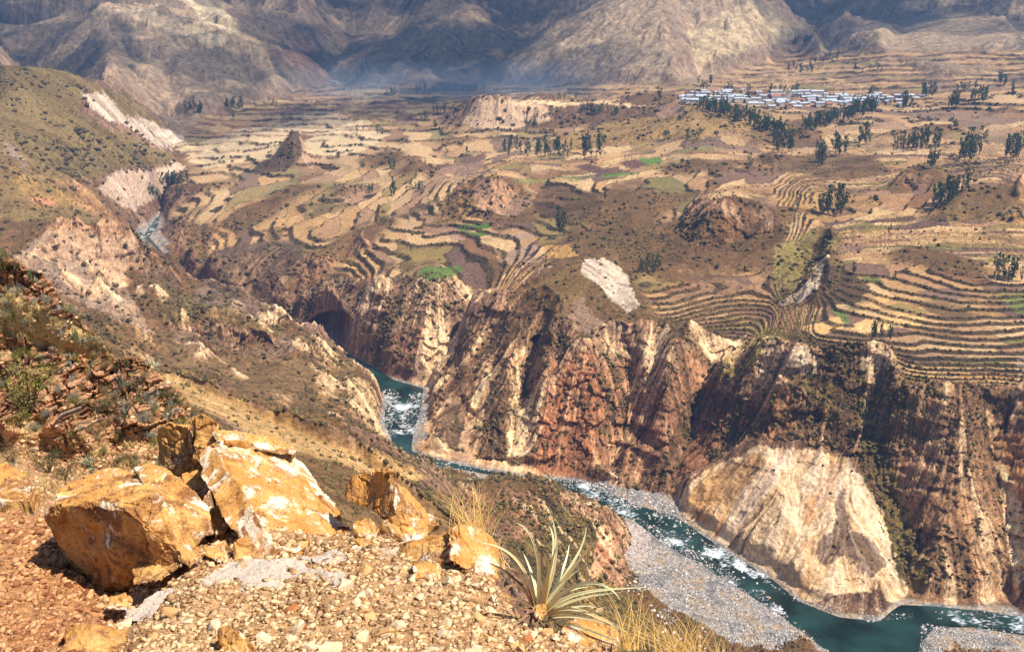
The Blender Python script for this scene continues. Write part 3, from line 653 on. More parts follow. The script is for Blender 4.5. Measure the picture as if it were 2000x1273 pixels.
# ---------------------------------------------------------------- adaptive rows per azimuth, then meshes
NOUT = int(1250 * QUAL)
_, PYf = project(X, Y, rel)
dy = np.abs(np.diff(blur(PYf, 2, 3), axis=0)); dlr = np.diff(LR)[:, None]
vis = PYf >= -400
infr = ((PYf[1:] > -60) & (PYf[1:] < 1400)).astype(np.float32)
elev = -PYf; cm = np.maximum.accumulate(elev, axis=0)
seen = blur((elev >= cm - 14).astype(np.float32), 8, 4)[1:]
met = dlr * 60 + np.minimum(dy, 25) * (.08 + .92 * infr * np.clip(seen * 1.4, 0, 1))
met = blur(met, 2, 6) + 1e-4
cum = np.vstack([np.zeros((1, NA)), np.cumsum(met, axis=0)]); cum /= cum[-1:]
fld_out = {}
tgt = np.linspace(0, 1, NOUT)
src = {'X': X, 'Y': Y, 'Z': rel, 'R': R, 'c0': C[..., 0], 'c1': C[..., 1], 'c2': C[..., 2]}
for k in src: fld_out[k] = np.empty((NOUT, NA), np.float32)
for j in range(NA):
    pos = np.interp(tgt, cum[:, j], np.arange(NR)); i0 = np.minimum(pos.astype(int), NR - 2); f = (pos - i0).astype(np.float32)
    for k, A in src.items(): fld_out[k][:, j] = A[i0, j] * (1 - f) + A[i0 + 1, j] * f
def grid_mesh(name, mask, mat):
    # mask over faces (NOUT-1, NA-1)
    idx = np.arange(NOUT * NA).reshape(NOUT, NA)
    a = idx[:-1, :-1][mask]; b = idx[:-1, 1:][mask]; c = idx[1:, 1:][mask]; d = idx[1:, :-1][mask]
    q = np.stack([a, b, c, d], 1).ravel()
    u, inv = np.unique(q, return_inverse=True)
    co = np.stack([fld_out['X'].ravel()[u], fld_out['Y'].ravel()[u], fld_out['Z'].ravel()[u]], 1).astype(np.float32)
    me = bpy.data.meshes.new(name); n = len(q) // 4
    me.vertices.add(len(u)); me.vertices.foreach_set('co', co.ravel())
    me.loops.add(len(q)); me.loops.foreach_set('vertex_index', inv.astype(np.int32).ravel())
    me.polygons.add(n); me.polygons.foreach_set('loop_start', np.arange(0, 4 * n, 4, dtype=np.int32)); me.polygons.foreach_set('loop_total', np.full(n, 4, np.int32))
    me.update(calc_edges=True)
    me.polygons.foreach_set('use_smooth', np.ones(n, bool))
    at = me.color_attributes.new('Col', 'FLOAT_COLOR', 'POINT')
    cc = np.ones((len(u), 4), np.float32)
    for k in range(3): cc[:, k] = fld_out['c%d' % k].ravel()[u]
    at.data.foreach_set('color', cc.ravel())
    me.materials.append(mat)
    o = bpy.data.objects.new(name, me); COL.objects.link(o); o['kind'] = 'structure'
    return o
def nodes_of(name):
    m = bpy.data.materials.new(name); m.use_nodes = True; nt = m.node_tree
    return m, nt, nt.nodes, nt.links, nt.nodes['Principled BSDF']
def terrain_mat(name, sc, bump, dist, var=.5):
    m, nt, N, L, P = nodes_of(name)
    at = N.new('ShaderNodeAttribute'); at.attribute_name = 'Col'
    tc = N.new('ShaderNodeTexCoord')
    n1 = N.new('ShaderNodeTexNoise'); n1.inputs['Scale'].default_value = sc; n1.inputs['Detail'].default_value = 6; n1.inputs['Roughness'].default_value = .68
    L.new(tc.outputs['Object'], n1.inputs['Vector'])
    mr = N.new('ShaderNodeMapRange'); mr.inputs[1].default_value = .3; mr.inputs[2].default_value = .7; mr.inputs[3].default_value = 1 - var; mr.inputs[4].default_value = 1 + var
    L.new(n1.outputs[0], mr.inputs[0])
    mx = N.new('ShaderNodeVectorMath'); mx.operation = 'MULTIPLY'
    L.new(at.outputs['Color'], mx.inputs[0]); L.new(mr.outputs[0], mx.inputs[1])
    L.new(mx.outputs[0], P.inputs['Base Color'])
    bp = N.new('ShaderNodeBump'); bp.inputs['Strength'].default_value = bump; bp.inputs['Distance'].default_value = dist
    L.new(n1.outputs[0], bp.inputs['Height']); L.new(bp.outputs[0], P.inputs['Normal'])
    P.inputs['Roughness'].default_value = .95; P.inputs['Specular IOR Level'].default_value = .15
    return m
Rf = fld_out['R'][:-1, :-1]
EDG = [(0, 15.5, 'ledge_ground', 9.0, .8, .05), (15.5, 240, 'near_hillside', 1.4, .9, .5), (240, 1950, 'canyon_terrain', .33, .9, 2.2), (1950, 1e9, 'mountains', .07, .9, 9)]
for a, b, nm, sc, bu, di in EDG:
    msk = (Rf >= a) & (Rf < b)
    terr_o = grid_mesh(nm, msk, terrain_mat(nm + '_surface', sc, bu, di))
scene.view_layers[0].update()
# terrain lookups for placing things: first hit of a sight line
GX, GY, GZ = X, Y, rel
GPX, GPY = project(GX, GY, GZ)
ELEVc = np.maximum.accumulate(-GPY, axis=0)
def hit(px, py, rmin=0):
    d = ray(px, py); az = math.atan2(d[0], d[1])
    j = int(round((az - AZ[0]) / (AZ[1] - AZ[0]))); j = min(max(j, 0), NA - 1)
    a = GPY[:, j] <= py
    if rmin: a = a & (R[:, j] > rmin)
    i = int(np.argmax(a))
    if not a[i]: return None
    return np.array([GX[i, j], GY[i, j], GZ[i, j]])
def ground(x, y):
    az = math.atan2(x, y); l = math.log(math.hypot(x, y))
    fj = (az - AZ[0]) / (AZ[1] - AZ[0]); j = int(min(max(fj, 0), NA - 2)); i = int(min(max(np.searchsorted(LR, l) - 1, 0), NR - 2))
    u = min(max(fj - j, 0), 1); v = min(max((l - LR[i]) / (LR[i + 1] - LR[i]), 0), 1)
    z = rel
    return float((z[i, j] * (1 - u) + z[i, j + 1] * u) * (1 - v) + (z[i + 1, j] * (1 - u) + z[i + 1, j + 1] * u) * v)
# ---------------------------------------------------------------- merged small growth and stones (uncountable)
def ico(sub=1):
    bm = bmesh.new(); bmesh.ops.create_icosphere(bm, subdivisions=sub, radius=1)
    v = np.array([p.co[:] for p in bm.verts], np.float32); f = np.array([[q.index for q in t.verts] for t in bm.faces], np.int32); bm.free()
    return v, f
def merged(name, pos, size, mat, squash=(.6, 1.0), jit=.35, cols=None, protos=None, seed=1, sink=.2, smooth=False):
    rng = np.random.default_rng(seed); n = len(pos); V = []; Fc = []
    base = protos or [ico(1)]
    nb = len(base); off = 0; CL = []
    which = rng.integers(0, nb, n)
    for k in range(nb):
        ii = np.nonzero(which == k)[0]
        if not len(ii): continue
        v, f = base[k]; m = len(ii)
        a = rng.random(m) * 6.283; c, s_ = np.cos(a), np.sin(a)
        sz = size[ii][:, None, None] * np.ones((m, 1, 1))
        w = v[None] * (1 + jit * (rng.random((m, len(v), 1)) - .5) * 2)
        sx_ = (.7 + .6 * rng.random(m)); sy_ = (.7 + .6 * rng.random(m)); szz = squash[0] + (squash[1] - squash[0]) * rng.random(m)
        w = w * np.stack([sx_, sy_, szz], 1)[:, None, :] * sz
        x = w[..., 0] * c[:, None] - w[..., 1] * s_[:, None]; y = w[..., 0] * s_[:, None] + w[..., 1] * c[:, None]
        w = np.stack([x, y, w[..., 2]], -1) + pos[ii][:, None, :]
        w[..., 2] += (size[ii] * (szz - sink - .0) * .5)[:, None]
        V.append(w.reshape(-1, 3)); Fc.append((f[None] + (off + np.arange(m) * len(v))[:, None, None]).reshape(-1, 3)); off += m * len(v)
        if cols is not None: CL.append(np.repeat(cols[ii], len(v), axis=0))
    V = np.concatenate(V).astype(np.float32); Fc = np.concatenate(Fc).astype(np.int32)
    me = bpy.data.meshes.new(name); q = Fc.ravel(); nf = len(Fc)
    me.vertices.add(len(V)); me.vertices.foreach_set('co', V.ravel()); me.loops.add(len(q)); me.loops.foreach_set('vertex_index', q)
    me.polygons.add(nf); me.polygons.foreach_set('loop_start', np.arange(0, 3 * nf, 3, dtype=np.int32)); me.polygons.foreach_set('loop_total', np.full(nf, 3, np.int32)); me.update(calc_edges=True)
    if smooth: me.polygons.foreach_set('use_smooth', np.ones(nf, bool))
    if cols is not None:
        at = me.color_attributes.new('Col', 'FLOAT_COLOR', 'POINT'); cc = np.ones((len(V), 4), np.float32); cc[:, :3] = np.concatenate(CL); at.data.foreach_set('color', cc.ravel())
    me.materials.append(mat); o = bpy.data.objects.new(name, me); COL.objects.link(o); o['kind'] = 'stuff'
    return o
VIS = (-GPY >= ELEVc - 1.5) & (GPX > -60) & (GPX < 2060) & (GPY > -20) & (GPY < 1320)
def scatter(mask_weight, n, seed, jitter=True):
    # choose visible cells with probability ~ weight * screen area
    rng = np.random.default_rng(seed)
    dyp = np.zeros(GPY.shape, np.float32); dyp[1:] = np.clip(np.abs(np.diff(GPY, axis=0)), .02, 12)
    wgt = (mask_weight * VIS * dyp).ravel().astype(np.float64); cs = np.cumsum(wgt)
    ii = np.searchsorted(cs, rng.random(n) * cs[-1]); ii = np.minimum(ii, wgt.size - 1)
    p = np.stack([GX.ravel()[ii], GY.ravel()[ii], GZ.ravel()[ii]], 1)
    return p, ii
def col_mat(name, rough=.9, sc=None, var=.3, bump=0, bd=.02):
    m, nt, N, L, P = nodes_of(name)
    at = N.new('ShaderNodeAttribute'); at.attribute_name = 'Col'
    if sc:
        tc = N.new('ShaderNodeTexCoord'); n1 = N.new('ShaderNodeTexNoise'); n1.inputs['Scale'].default_value = sc; n1.inputs['Detail'].default_value = 5; L.new(tc.outputs['Object'], n1.inputs['Vector'])
        mr = N.new('ShaderNodeMapRange'); mr.inputs[1].default_value = .3; mr.inputs[2].default_value = .7; mr.inputs[3].default_value = 1 - var; mr.inputs[4].default_value = 1 + var; L.new(n1.outputs[0], mr.inputs[0])
        mx = N.new('ShaderNodeVectorMath'); mx.operation = 'MULTIPLY'; L.new(at.outputs['Color'], mx.inputs[0]); L.new(mr.outputs[0], mx.inputs[1]); L.new(mx.outputs[0], P.inputs['Base Color'])
        if bump:
            bp = N.new('ShaderNodeBump'); bp.inputs['Strength'].default_value = bump; bp.inputs['Distance'].default_value = bd; L.new(n1.outputs[0], bp.inputs['Height']); L.new(bp.outputs[0], P.inputs['Normal'])
    else: L.new(at.outputs['Color'], P.inputs['Base Color'])
    P.inputs['Roughness'].default_value = rough; P.inputs['Specular IOR Level'].default_value = .2
    return m
scrub_m = col_mat('scrub_leaves', .95)
stone_m = col_mat('river_stone', .8)
def varcol(n, a, b, seed, pw=1.0):
    t = np.random.default_rng(seed).random((n, 1)) ** pw
    return (srgb(*a) * (1 - t) + srgb(*b) * t).astype(np.float32)
# scrub across the canyon slopes and plateau edges
gate = sstep(-.25, .35, big * .7 + mid + .3 * fine)
dark = 1 - sstep(.14, .30, C.mean(-1))
wsl = ((R > 420) & (R < 1900)) * (1 - .93 * wf) * (1 - sstep(.3, .6, wet)) * (.15 + gate) * (.15 + dark) * (1 - .88 * yel)
p, ii = scatter(wsl, 26000, 5)
rr = np.hypot(p[:, 0], p[:, 1]); rng = np.random.default_rng(8)
sz = (rr / 1960) * (.75 + 3.6 * rng.random(len(rr)) ** 3.4) * 1.15
merged('scrub', p, sz, scrub_m, (.5, 1.0), .4, varcol(len(p), (58, 50, 30), (116, 98, 58), 9), seed=11)
# shrubs lining terrace banks
wbk = wf * riser * (R < 1900)
p, ii = scatter(wbk, 9000, 15); rr = np.hypot(p[:, 0], p[:, 1])
sz = (rr / 1960) * (1.0 + 1.6 * rng.random(len(rr)) ** 2) * 1.0
merged('bank_scrub', p, sz, scrub_m, (.5, .9), .4, varcol(len(p), (48, 44, 26), (96, 84, 46), 19), seed=12)
# tussocks and shrubs on the tan slope and outcrop spur
wts = ((R > 240) & (R < 720) & (GPX < 1250)) * (1 - sstep(.3, .6, wet)) * (.25 + sstep(-.2, .3, mid)) * (1 - .45 * inpoly('290,720 400,755 520,798 640,838 740,880 840,935 780,945 640,900 520,860 400,800 300,760', GPX, GPY))
p, ii = scatter(wts, 6500, 25); rr = np.hypot(p[:, 0], p[:, 1])
sz = (rr / 1960) * (1.2 + 3.6 * rng.random(len(rr)) ** 3) * 1.2
merged('hill_scrub', p, sz, scrub_m, (.6, 1.1), .45, varcol(len(p), (62, 56, 34), (128, 110, 66), 29), seed=13)
# boulders and cobbles of the bars
def poly_w(polys, cond):
    w = np.zeros(X.shape, np.float32)
    for k, q in polys: w = np.maximum(w, k * inpoly(q, GPX, GPY))
    return w * cond
cond = (R > 430) & (R < 1000) & (rel > -1.5) & (rel < 8)
cob = poly_w([(1, '1200,1010 1262,1015 1400,1100 1500,1170 1640,1290 1600,1400 1350,1400 1290,1230 1215,1120'), (.8, '1800,1220 2050,1235 2050,1330 1790,1330'), (.9, '740,760 832,770 832,830 745,860'), (.9, '1060,925 1240,955 1330,990 1340,1012 1230,1000 1100,955'), (.7, '830,900 960,925 1050,950 950,945 820,915'), (.25, '1300,970 1560,1170 1750,1200 1960,1190 2000,1210 1700,1215 1540,1175 1300,1010')], cond)
p, ii = scatter(cob, 19000, 35); rr = np.hypot(p[:, 0], p[:, 1]); p[:, 2] = np.maximum(p[:, 2], -.1)
clp = fbm(p[:, 0] / 14, p[:, 1] / 14, 3, 171); kp = clp + rng.normal(0, .12, len(p)) > -.12; p = p[kp]; rr = rr[kp]; clp = clp[kp]
sz = (rr / 1960) * (.8 + (1.6 + 2.6 * np.clip(clp, 0, .5)) * rng.random(len(rr)) ** 4)
merged('river_cobbles', p, sz, stone_m, (.4, .8), .25, varcol(len(p), (92, 88, 88), (222, 214, 206), 39, 1.1), seed=14)

# big single boulders at the water's edge and on the bars
bpro = [ico(2) for _ in range(1)]; bms = []
for k in range(6):
    rgk = np.random.default_rng(300 + k); v, f = bpro[0]; nn_ = 1 + .3 * fbm(v[:, 0] * 1.3 + k, v[:, 1] * 1.3 + v[:, 2], 3, 300 + k)
    w_ = v * nn_[:, None] * np.array([1.15, .9, .7], np.float32)
    me = bpy.data.meshes.new('river_boulder'); me.from_pydata([tuple(q) for q in w_], [], [tuple(int(i) for i in q) for q in f]); me.update(); bms.append(me)
    m_, nt_, N_, L_, P_ = nodes_of('river_boulder_stone'); P_.inputs['Base Color'].default_value = tuple(srgb(*[(206, 198, 190), (168, 160, 154), (196, 168, 150), (222, 216, 208), (140, 134, 132), (186, 150, 128)][k])) + (1,); P_.inputs['Roughness'].default_value = .85; me.materials.append(m_)
BL = [('pale boulder on the large gravel bar', 'boulders on the large gravel bar', '1225,1130 1300,1150 1420,1273 1290,1273 1230,1200', 34, 4, 9), ('pale boulder standing in the rapids beside the gravel bar', 'boulders in the rapids', '1235,985 1330,1015 1420,1090 1540,1190 1500,1195 1400,1120 1290,1060', 60, 3, 6.5), ('boulder on the stony bar across the rapids', 'boulders on the far stony bar', '1060,925 1240,955 1320,985 1330,1008 1240,990 1110,955', 40, 3, 7), ('boulder in the upstream rapids below the cave cliff', 'boulders in the upstream rapids', '745,765 828,775 830,835 760,850 748,810', 34, 3, 5.5), ('boulder beside the narrow channel under the central cliff', 'boulders by the narrow channel', '800,885 1000,925 1060,940 950,935 830,905', 34, 2.5, 5), ('boulder on the bar at the bottom right', 'boulders on the bottom right bar', '1815,1225 2000,1235 2000,1262 1830,1262', 18, 3, 6)]
rb = random.Random(401)
for lab, grp, poly, n, s0, s1 in BL:
    P_ = [tuple(map(float, q.split(','))) for q in poly.split()]; k = 0; t_ = 0
    while k < n and t_ < 900:
        t_ += 1; x = rb.uniform(min(q[0] for q in P_), max(q[0] for q in P_)); y = rb.uniform(min(q[1] for q in P_), max(q[1] for q in P_))
        if not inpoly(poly, np.array([x], np.float32), np.array([y], np.float32))[0]: continue
        h_ = hit(x, y, 420)
        if h_ is None: continue
        sc_ = rb.uniform(s0, s1) * .5 * np.hypot(h_[0], h_[1]) / F_; o = bpy.data.objects.new('river_boulder', bms[rb.randrange(6)]); COL.objects.link(o)
        o.location = (h_[0], h_[1], max(h_[2], -.1) + sc_ * .2); o.scale = (sc_, sc_ * rb.uniform(.7, 1.1), sc_); o.rotation_euler = (0, 0, rb.uniform(0, 6.3)); o['label'] = lab; o['category'] = 'boulder'; o['group'] = grp; k += 1
# ---------------------------------------------------------------- river
def river():
    rs = np.nonzero((LR > math.log(430)) & (LR < math.log(1750)))[0][::2]
    sub = blur(((Z0 < ZW + 5) & (R > 430) & (R < 1750)).astype(np.float32), 3, 3) > .02
    cs = np.arange(0, NA, 2)
    M = sub[np.ix_(rs, cs)]
    fm = M[:-1, :-1] & M[1:, :-1] & M[:-1, 1:] & M[1:, 1:]
    idx = np.arange(len(rs) * len(cs)).reshape(len(rs), len(cs))
    q = np.stack([idx[:-1, :-1][fm], idx[:-1, 1:][fm], idx[1:, 1:][fm], idx[1:, :-1][fm]], 1).ravel()
    u, inv = np.unique(q, return_inverse=True)
    x = (R * np.sin(AZ)[None, :])[np.ix_(rs, cs)].ravel()[u]; y = (R * np.cos(AZ)[None, :])[np.ix_(rs, cs)].ravel()[u]; z = ZW[np.ix_(rs, cs)].ravel()[u] + .05
    me = bpy.data.meshes.new('river'); n = len(q) // 4
    px, py = project(x, y, z)
    foam = np.zeros(len(x), np.float32)
    for w, poly in ((.9, "745,770 820,780 830,850 770,850 745,820"), (.75, "790,890 850,905 960,915 1000,930 1000,950 900,935 800,905"), (.95, "1060,935 1160,945 1230,985 1260,1010 1240,1040 1180,1000 1060,960"),
                    (.7, "1230,990 1330,1015 1400,1070 1380,1120 1300,1075 1220,1030"), (.95, "1390,1060 1440,1075 1510,1120 1500,1140 1440,1110 1390,1085"), (.7, "1350,1090 1420,1100 1500,1160 1540,1200 1500,1190 1400,1130"),
                    (.9, "1840,1190 2300,1220 2300,1262 1900,1240"), (.8, "240,470 300,420 330,420 310,450 270,480"), (.3, "830,895 1060,930 1060,950 830,910")):
        foam[inpoly(poly, px + 8 * fbm(x / 9, y / 9, 2, 3), py + 5 * fbm(x / 9, y / 9, 2, 4))] = w
    f = foam; tex = fbm(x / 1.6, y / 2.6, 4, 201, .85) * .65 + fbm(x / 14, y / 14, 2, 203) * .75
    a = sstep(.36 - f * .36, .62 - f * .30, tex) * .85 * (f > .02) + .0
    me.vertices.add(len(u)); me.vertices.foreach_set('co', np.stack([x, y, z], 1).astype(np.float32).ravel())
    me.loops.add(len(q)); me.loops.foreach_set('vertex_index', inv.astype(np.int32).ravel())
    me.polygons.add(n); me.polygons.foreach_set('loop_start', np.arange(0, 4 * n, 4, dtype=np.int32)); me.polygons.foreach_set('loop_total', np.full(n, 4, np.int32))
    me.update(calc_edges=True); me.polygons.foreach_set('use_smooth', np.ones(n, bool))
    at = me.color_attributes.new('Foam', 'FLOAT_COLOR', 'POINT'); cc = np.ones((len(u), 4), np.float32); cc[:, 0] = a; cc[:, 1] = f; at.data.foreach_set('color', cc.ravel())
    m, nt, N, L, P = nodes_of('river_water')
    at = N.new('ShaderNodeAttribute'); at.attribute_name = 'Foam'; sep = N.new('ShaderNodeSeparateColor'); L.new(at.outputs['Color'], sep.inputs[0])
    tc = N.new('ShaderNodeTexCoord'); no = N.new('ShaderNodeTexNoise'); no.inputs['Scale'].default_value = .35; no.inputs['Detail'].default_value = 5; no.inputs['Roughness'].default_value = .6; L.new(tc.outputs['Object'], no.inputs['Vector'])
    n2 = N.new('ShaderNodeTexNoise'); n2.inputs['Scale'].default_value = .035; n2.inputs['Detail'].default_value = 4; L.new(tc.outputs['Object'], n2.inputs['Vector'])
    cr = N.new('ShaderNodeValToRGB'); L.new(n2.outputs[0], cr.inputs[0])
    cr.color_ramp.elements[0].position = .35; cr.color_ramp.elements[0].color = (.006, .014, .011, 1); cr.color_ramp.elements[1].position = .7; cr.color_ramp.elements[1].color = (.022, .062, .054, 1)
    mx = N.new('ShaderNodeMix'); mx.data_type = 'RGBA'; L.new(sep.outputs[0], mx.inputs[0]); L.new(cr.outputs[0], mx.inputs[6]); mx.inputs[7].default_value = (.78, .84, .86, 1)
    L.new(mx.outputs[2], P.inputs['Base Color'])
    mr = N.new('ShaderNodeMapRange'); mr.inputs[3].default_value = .10; mr.inputs[4].default_value = .8; L.new(sep.outputs[0], mr.inputs[0]); L.new(mr.outputs[0], P.inputs['Roughness'])
    bp = N.new('ShaderNodeBump'); bp.inputs['Strength'].default_value = .35; bp.inputs['Distance'].default_value = .8; L.new(no.outputs[0], bp.inputs['Height']); L.new(bp.outputs[0], P.inputs['Normal'])
    P.inputs['IOR'].default_value = 1.33
    me.materials.append(m); o = bpy.data.objects.new('river_water', me); COL.objects.link(o); o['kind'] = 'structure'
river()
# ---------------------------------------------------------------- air
def haze():
    bm = bmesh.new(); x0, x1, y0, y1, z0, z1 = -6500, 6500, -300, 7000, -8, 1700
    bmesh.ops.create_cube(bm, size=1, matrix=Matrix.Translation(((x0 + x1) / 2, (y0 + y1) / 2, (z0 + z1) / 2)) @ Matrix.Diagonal((x1 - x0, y1 - y0, z1 - z0, 1)))
    me = bpy.data.meshes.new('haze'); bm.to_mesh(me); bm.free()
    m = bpy.data.materials.new('haze_air'); m.use_nodes = True; nt = m.node_tree; nt.nodes.clear()
    o_ = nt.nodes.new('ShaderNodeOutputMaterial'); v = nt.nodes.new('ShaderNodeVolumePrincipled'); v.inputs['Color'].default_value = (.27, .52, 1.0, 1); v.inputs['Density'].default_value = 0.000105; v.inputs['Anisotropy'].default_value = .2
    nt.links.new(v.outputs[0], o_.inputs['Volume'])
    me.materials.append(m); o = bpy.data.objects.new('haze', me); COL.objects.link(o); o['kind'] = 'stuff'
haze()
scene.cycles.volume_bounces = 0; scene.cycles.max_bounces = 5; scene.cycles.diffuse_bounces = 3

def smoke(name, cx_, cy_, z0, rx, ry, rz, dens):
    v, f = ico(3); me = bpy.data.meshes.new(name); me.from_pydata([tuple(q) for q in v], [], [tuple(int(i) for i in q) for q in f]); me.update()
    m = bpy.data.materials.new('chimney_smoke'); m.use_nodes = True; nt = m.node_tree; nt.nodes.clear(); N = nt.nodes; L = nt.links
    o_ = N.new('ShaderNodeOutputMaterial'); vv_ = N.new('ShaderNodeVolumePrincipled'); vv_.inputs['Color'].default_value = (.5, .72, 1, 1)
    tc = N.new('ShaderNodeTexCoord'); ln = N.new('ShaderNodeVectorMath'); ln.operation = 'LENGTH'; L.new(tc.outputs['Object'], ln.inputs[0])
    mr = N.new('ShaderNodeMapRange'); mr.inputs[1].default_value = 1; mr.inputs[2].default_value = .2; mr.inputs[3].default_value = 0; mr.inputs[4].default_value = dens; L.new(ln.outputs['Value'], mr.inputs[0]); L.new(mr.outputs[0], vv_.inputs['Density'])
    L.new(vv_.outputs[0], o_.inputs['Volume']); me.materials.append(m); o = bpy.data.objects.new(name, me); COL.objects.link(o); o.location = (cx_, cy_, z0); o.scale = (rx, ry, rz); o['kind'] = 'stuff'
smoke('smoke', 30, 2330, 125, 480, 200, 75, .0036); smoke('smoke', -330, 2420, 110, 330, 180, 80, .0026)
# ---------------------------------------------------------------- cloud deck high above the mountains
def clouds():
    rng = np.random.default_rng(77); P_ = []; Sx = []
    off = np.array([math.sin(math.radians(116)) , math.cos(math.radians(116))]) / math.tan(math.radians(58))
    holes = []
    for px, py, d, rad in ((330, 40, 2650, 190), (250, 30, 2700, 130), (430, 62, 2620, 120), (380, 0, 2950, 150), (1400, 20, 2650, 190), (1480, 70, 2500, 150), (740, 170, 2450, 90), (1330, 40, 2500, 90), (1700, 150, 2100, 260), (1900, 110, 2150, 200), (1500, 150, 2300, 200), (210, 150, 2150, 60)):
        h = ptd(px, py, d); holes.append((h[0], h[1], rad * 1.15))
    for gx in np.arange(-2800, 2800, 150):
        for gy in np.arange(2080, 4600, 150):
            x = gx + rng.uniform(-60, 60); y = gy + rng.uniform(-60, 60)
            if y < 2330 and rng.random() < .8: continue
            if rng.random() < .12: continue
            if any(math.hypot(x - h[0], y - h[1]) < h[2] + 60 for h in holes): continue
            z = 2050; zz_ = 230
            P_.append((x + off[0] * (z - zz_), y + off[1] * (z - zz_), z + rng.uniform(-40, 160))); Sx.append(rng.uniform(120, 190))
    m, nt, N, L, P = nodes_of('cloud_white'); P.inputs['Base Color'].default_value = (.9, .9, .92, 1); P.inputs['Roughness'].default_value = 1
    tr = N.new('ShaderNodeBsdfTransparent'); mxs = N.new('ShaderNodeMixShader'); mxs.inputs[0].default_value = .26; L.new(tr.outputs[0], mxs.inputs[1]); L.new(P.outputs[0], mxs.inputs[2]); L.new(mxs.outputs[0], N['Material Output'].inputs['Surface'])
    merged('clouds', np.array(P_, np.float32), np.array(Sx, np.float32), m, (.35, .6), .16, protos=[ico(3)], seed=5, smooth=True)
clouds()
# ---------------------------------------------------------------- instancing helpers
def new_mesh(name, V, Fs, mats, fm=None, smooth=False):
    me = bpy.data.meshes.new(name); me.from_pydata([tuple(v) for v in V], [], [tuple(f) for f in Fs])
    for m in mats: me.materials.append(m)
    if fm is not None: me.polygons.foreach_set('material_index', np.array(fm, np.int32))
    if smooth: me.polygons.foreach_set('use_smooth', np.ones(len(me.polygons), bool))
    me.update(); return me
def link(name, me, parent=None, label=None, cat=None, group=None):
    o = bpy.data.objects.new(name, me); COL.objects.link(o)
    if parent is not None: o.parent = parent
    if label: o['label'] = label
    if cat: o['category'] = cat
    if group: o['group'] = group
    return o
def copy_thing(root, loc, rz, sc, label, group=None):
    r = root.copy(); COL.objects.link(r); r.location = loc; r.rotation_euler = (0, 0, rz); r.scale = sc if hasattr(sc, '__len__') else (sc, sc, sc)
    r['label'] = label
    if group: r['group'] = group
    elif 'group' in r.keys(): del r['group']
    for ch in root.children:
        c = ch.copy(); COL.objects.link(c); c.parent = r
    return r
def simple_mat(name, rgb, rough=.85, sc=None, rgb2=None, bump=0, bd=.01, spec=.3, sub=None):
    m, nt, N, L, P = nodes_of(name); P.inputs['Roughness'].default_value = rough; P.inputs['Specular IOR Level'].default_value = spec
    c1 = tuple(srgb(*rgb)) + (1,)
    if sc:
        tc = N.new('ShaderNodeTexCoord'); n1 = N.new('ShaderNodeTexNoise'); n1.inputs['Scale'].default_value = sc; n1.inputs['Detail'].default_value = 6; n1.inputs['Roughness'].default_value = .65; L.new(tc.outputs['Object'], n1.inputs['Vector'])
        cr = N.new('ShaderNodeValToRGB'); cr.color_ramp.elements[0].position = .36; cr.color_ramp.elements[1].position = .64
        cr.color_ramp.elements[0].color = c1; cr.color_ramp.elements[1].color = tuple(srgb(*(rgb2 or rgb))) + (1,); L.new(n1.outputs[0], cr.inputs[0]); L.new(cr.outputs[0], P.inputs['Base Color'])
        if bump:
            bp = N.new('ShaderNodeBump'); bp.inputs['Strength'].default_value = bump; bp.inputs['Distance'].default_value = bd; L.new(n1.outputs[0], bp.inputs['Height']); L.new(bp.outputs[0], P.inputs['Normal'])
    else: P.inputs['Base Color'].default_value = c1
    return m
def tube(V, Fs, path, rad, n=6):
    o = len(V); path = [np.array(p, float) for p in path]
    for k, (p, r) in enumerate(zip(path, rad)):
        t = (path[min(k + 1, len(path) - 1)] - path[max(k - 1, 0)]); t /= np.linalg.norm(t) + 1e-9
        u = np.cross(t, (0.3, 1, .1)); u /= np.linalg.norm(u) + 1e-9; v = np.cross(t, u)
        for q in range(n):
            a = 2 * math.pi * q / n; V.append(p + r * (math.cos(a) * u + math.sin(a) * v))
    for k in range(len(path) - 1):
        for q in range(n):
            Fs.append((o + k * n + q, o + k * n + (q + 1) % n, o + (k + 1) * n + (q + 1) % n, o + (k + 1) * n + q))
    Fs.append(tuple(o + (len(path) - 1) * n + q for q in range(n)))
bark = simple_mat('eucalyptus_bark', (120, 100, 78), .9, 3, (158, 138, 112))
leafs = [simple_mat('eucalyptus_leaves', (38, 54, 30), .8, .6, (76, 92, 46)), simple_mat('eucalyptus_leaves_pale', (66, 84, 40), .8, .6, (112, 124, 62))]
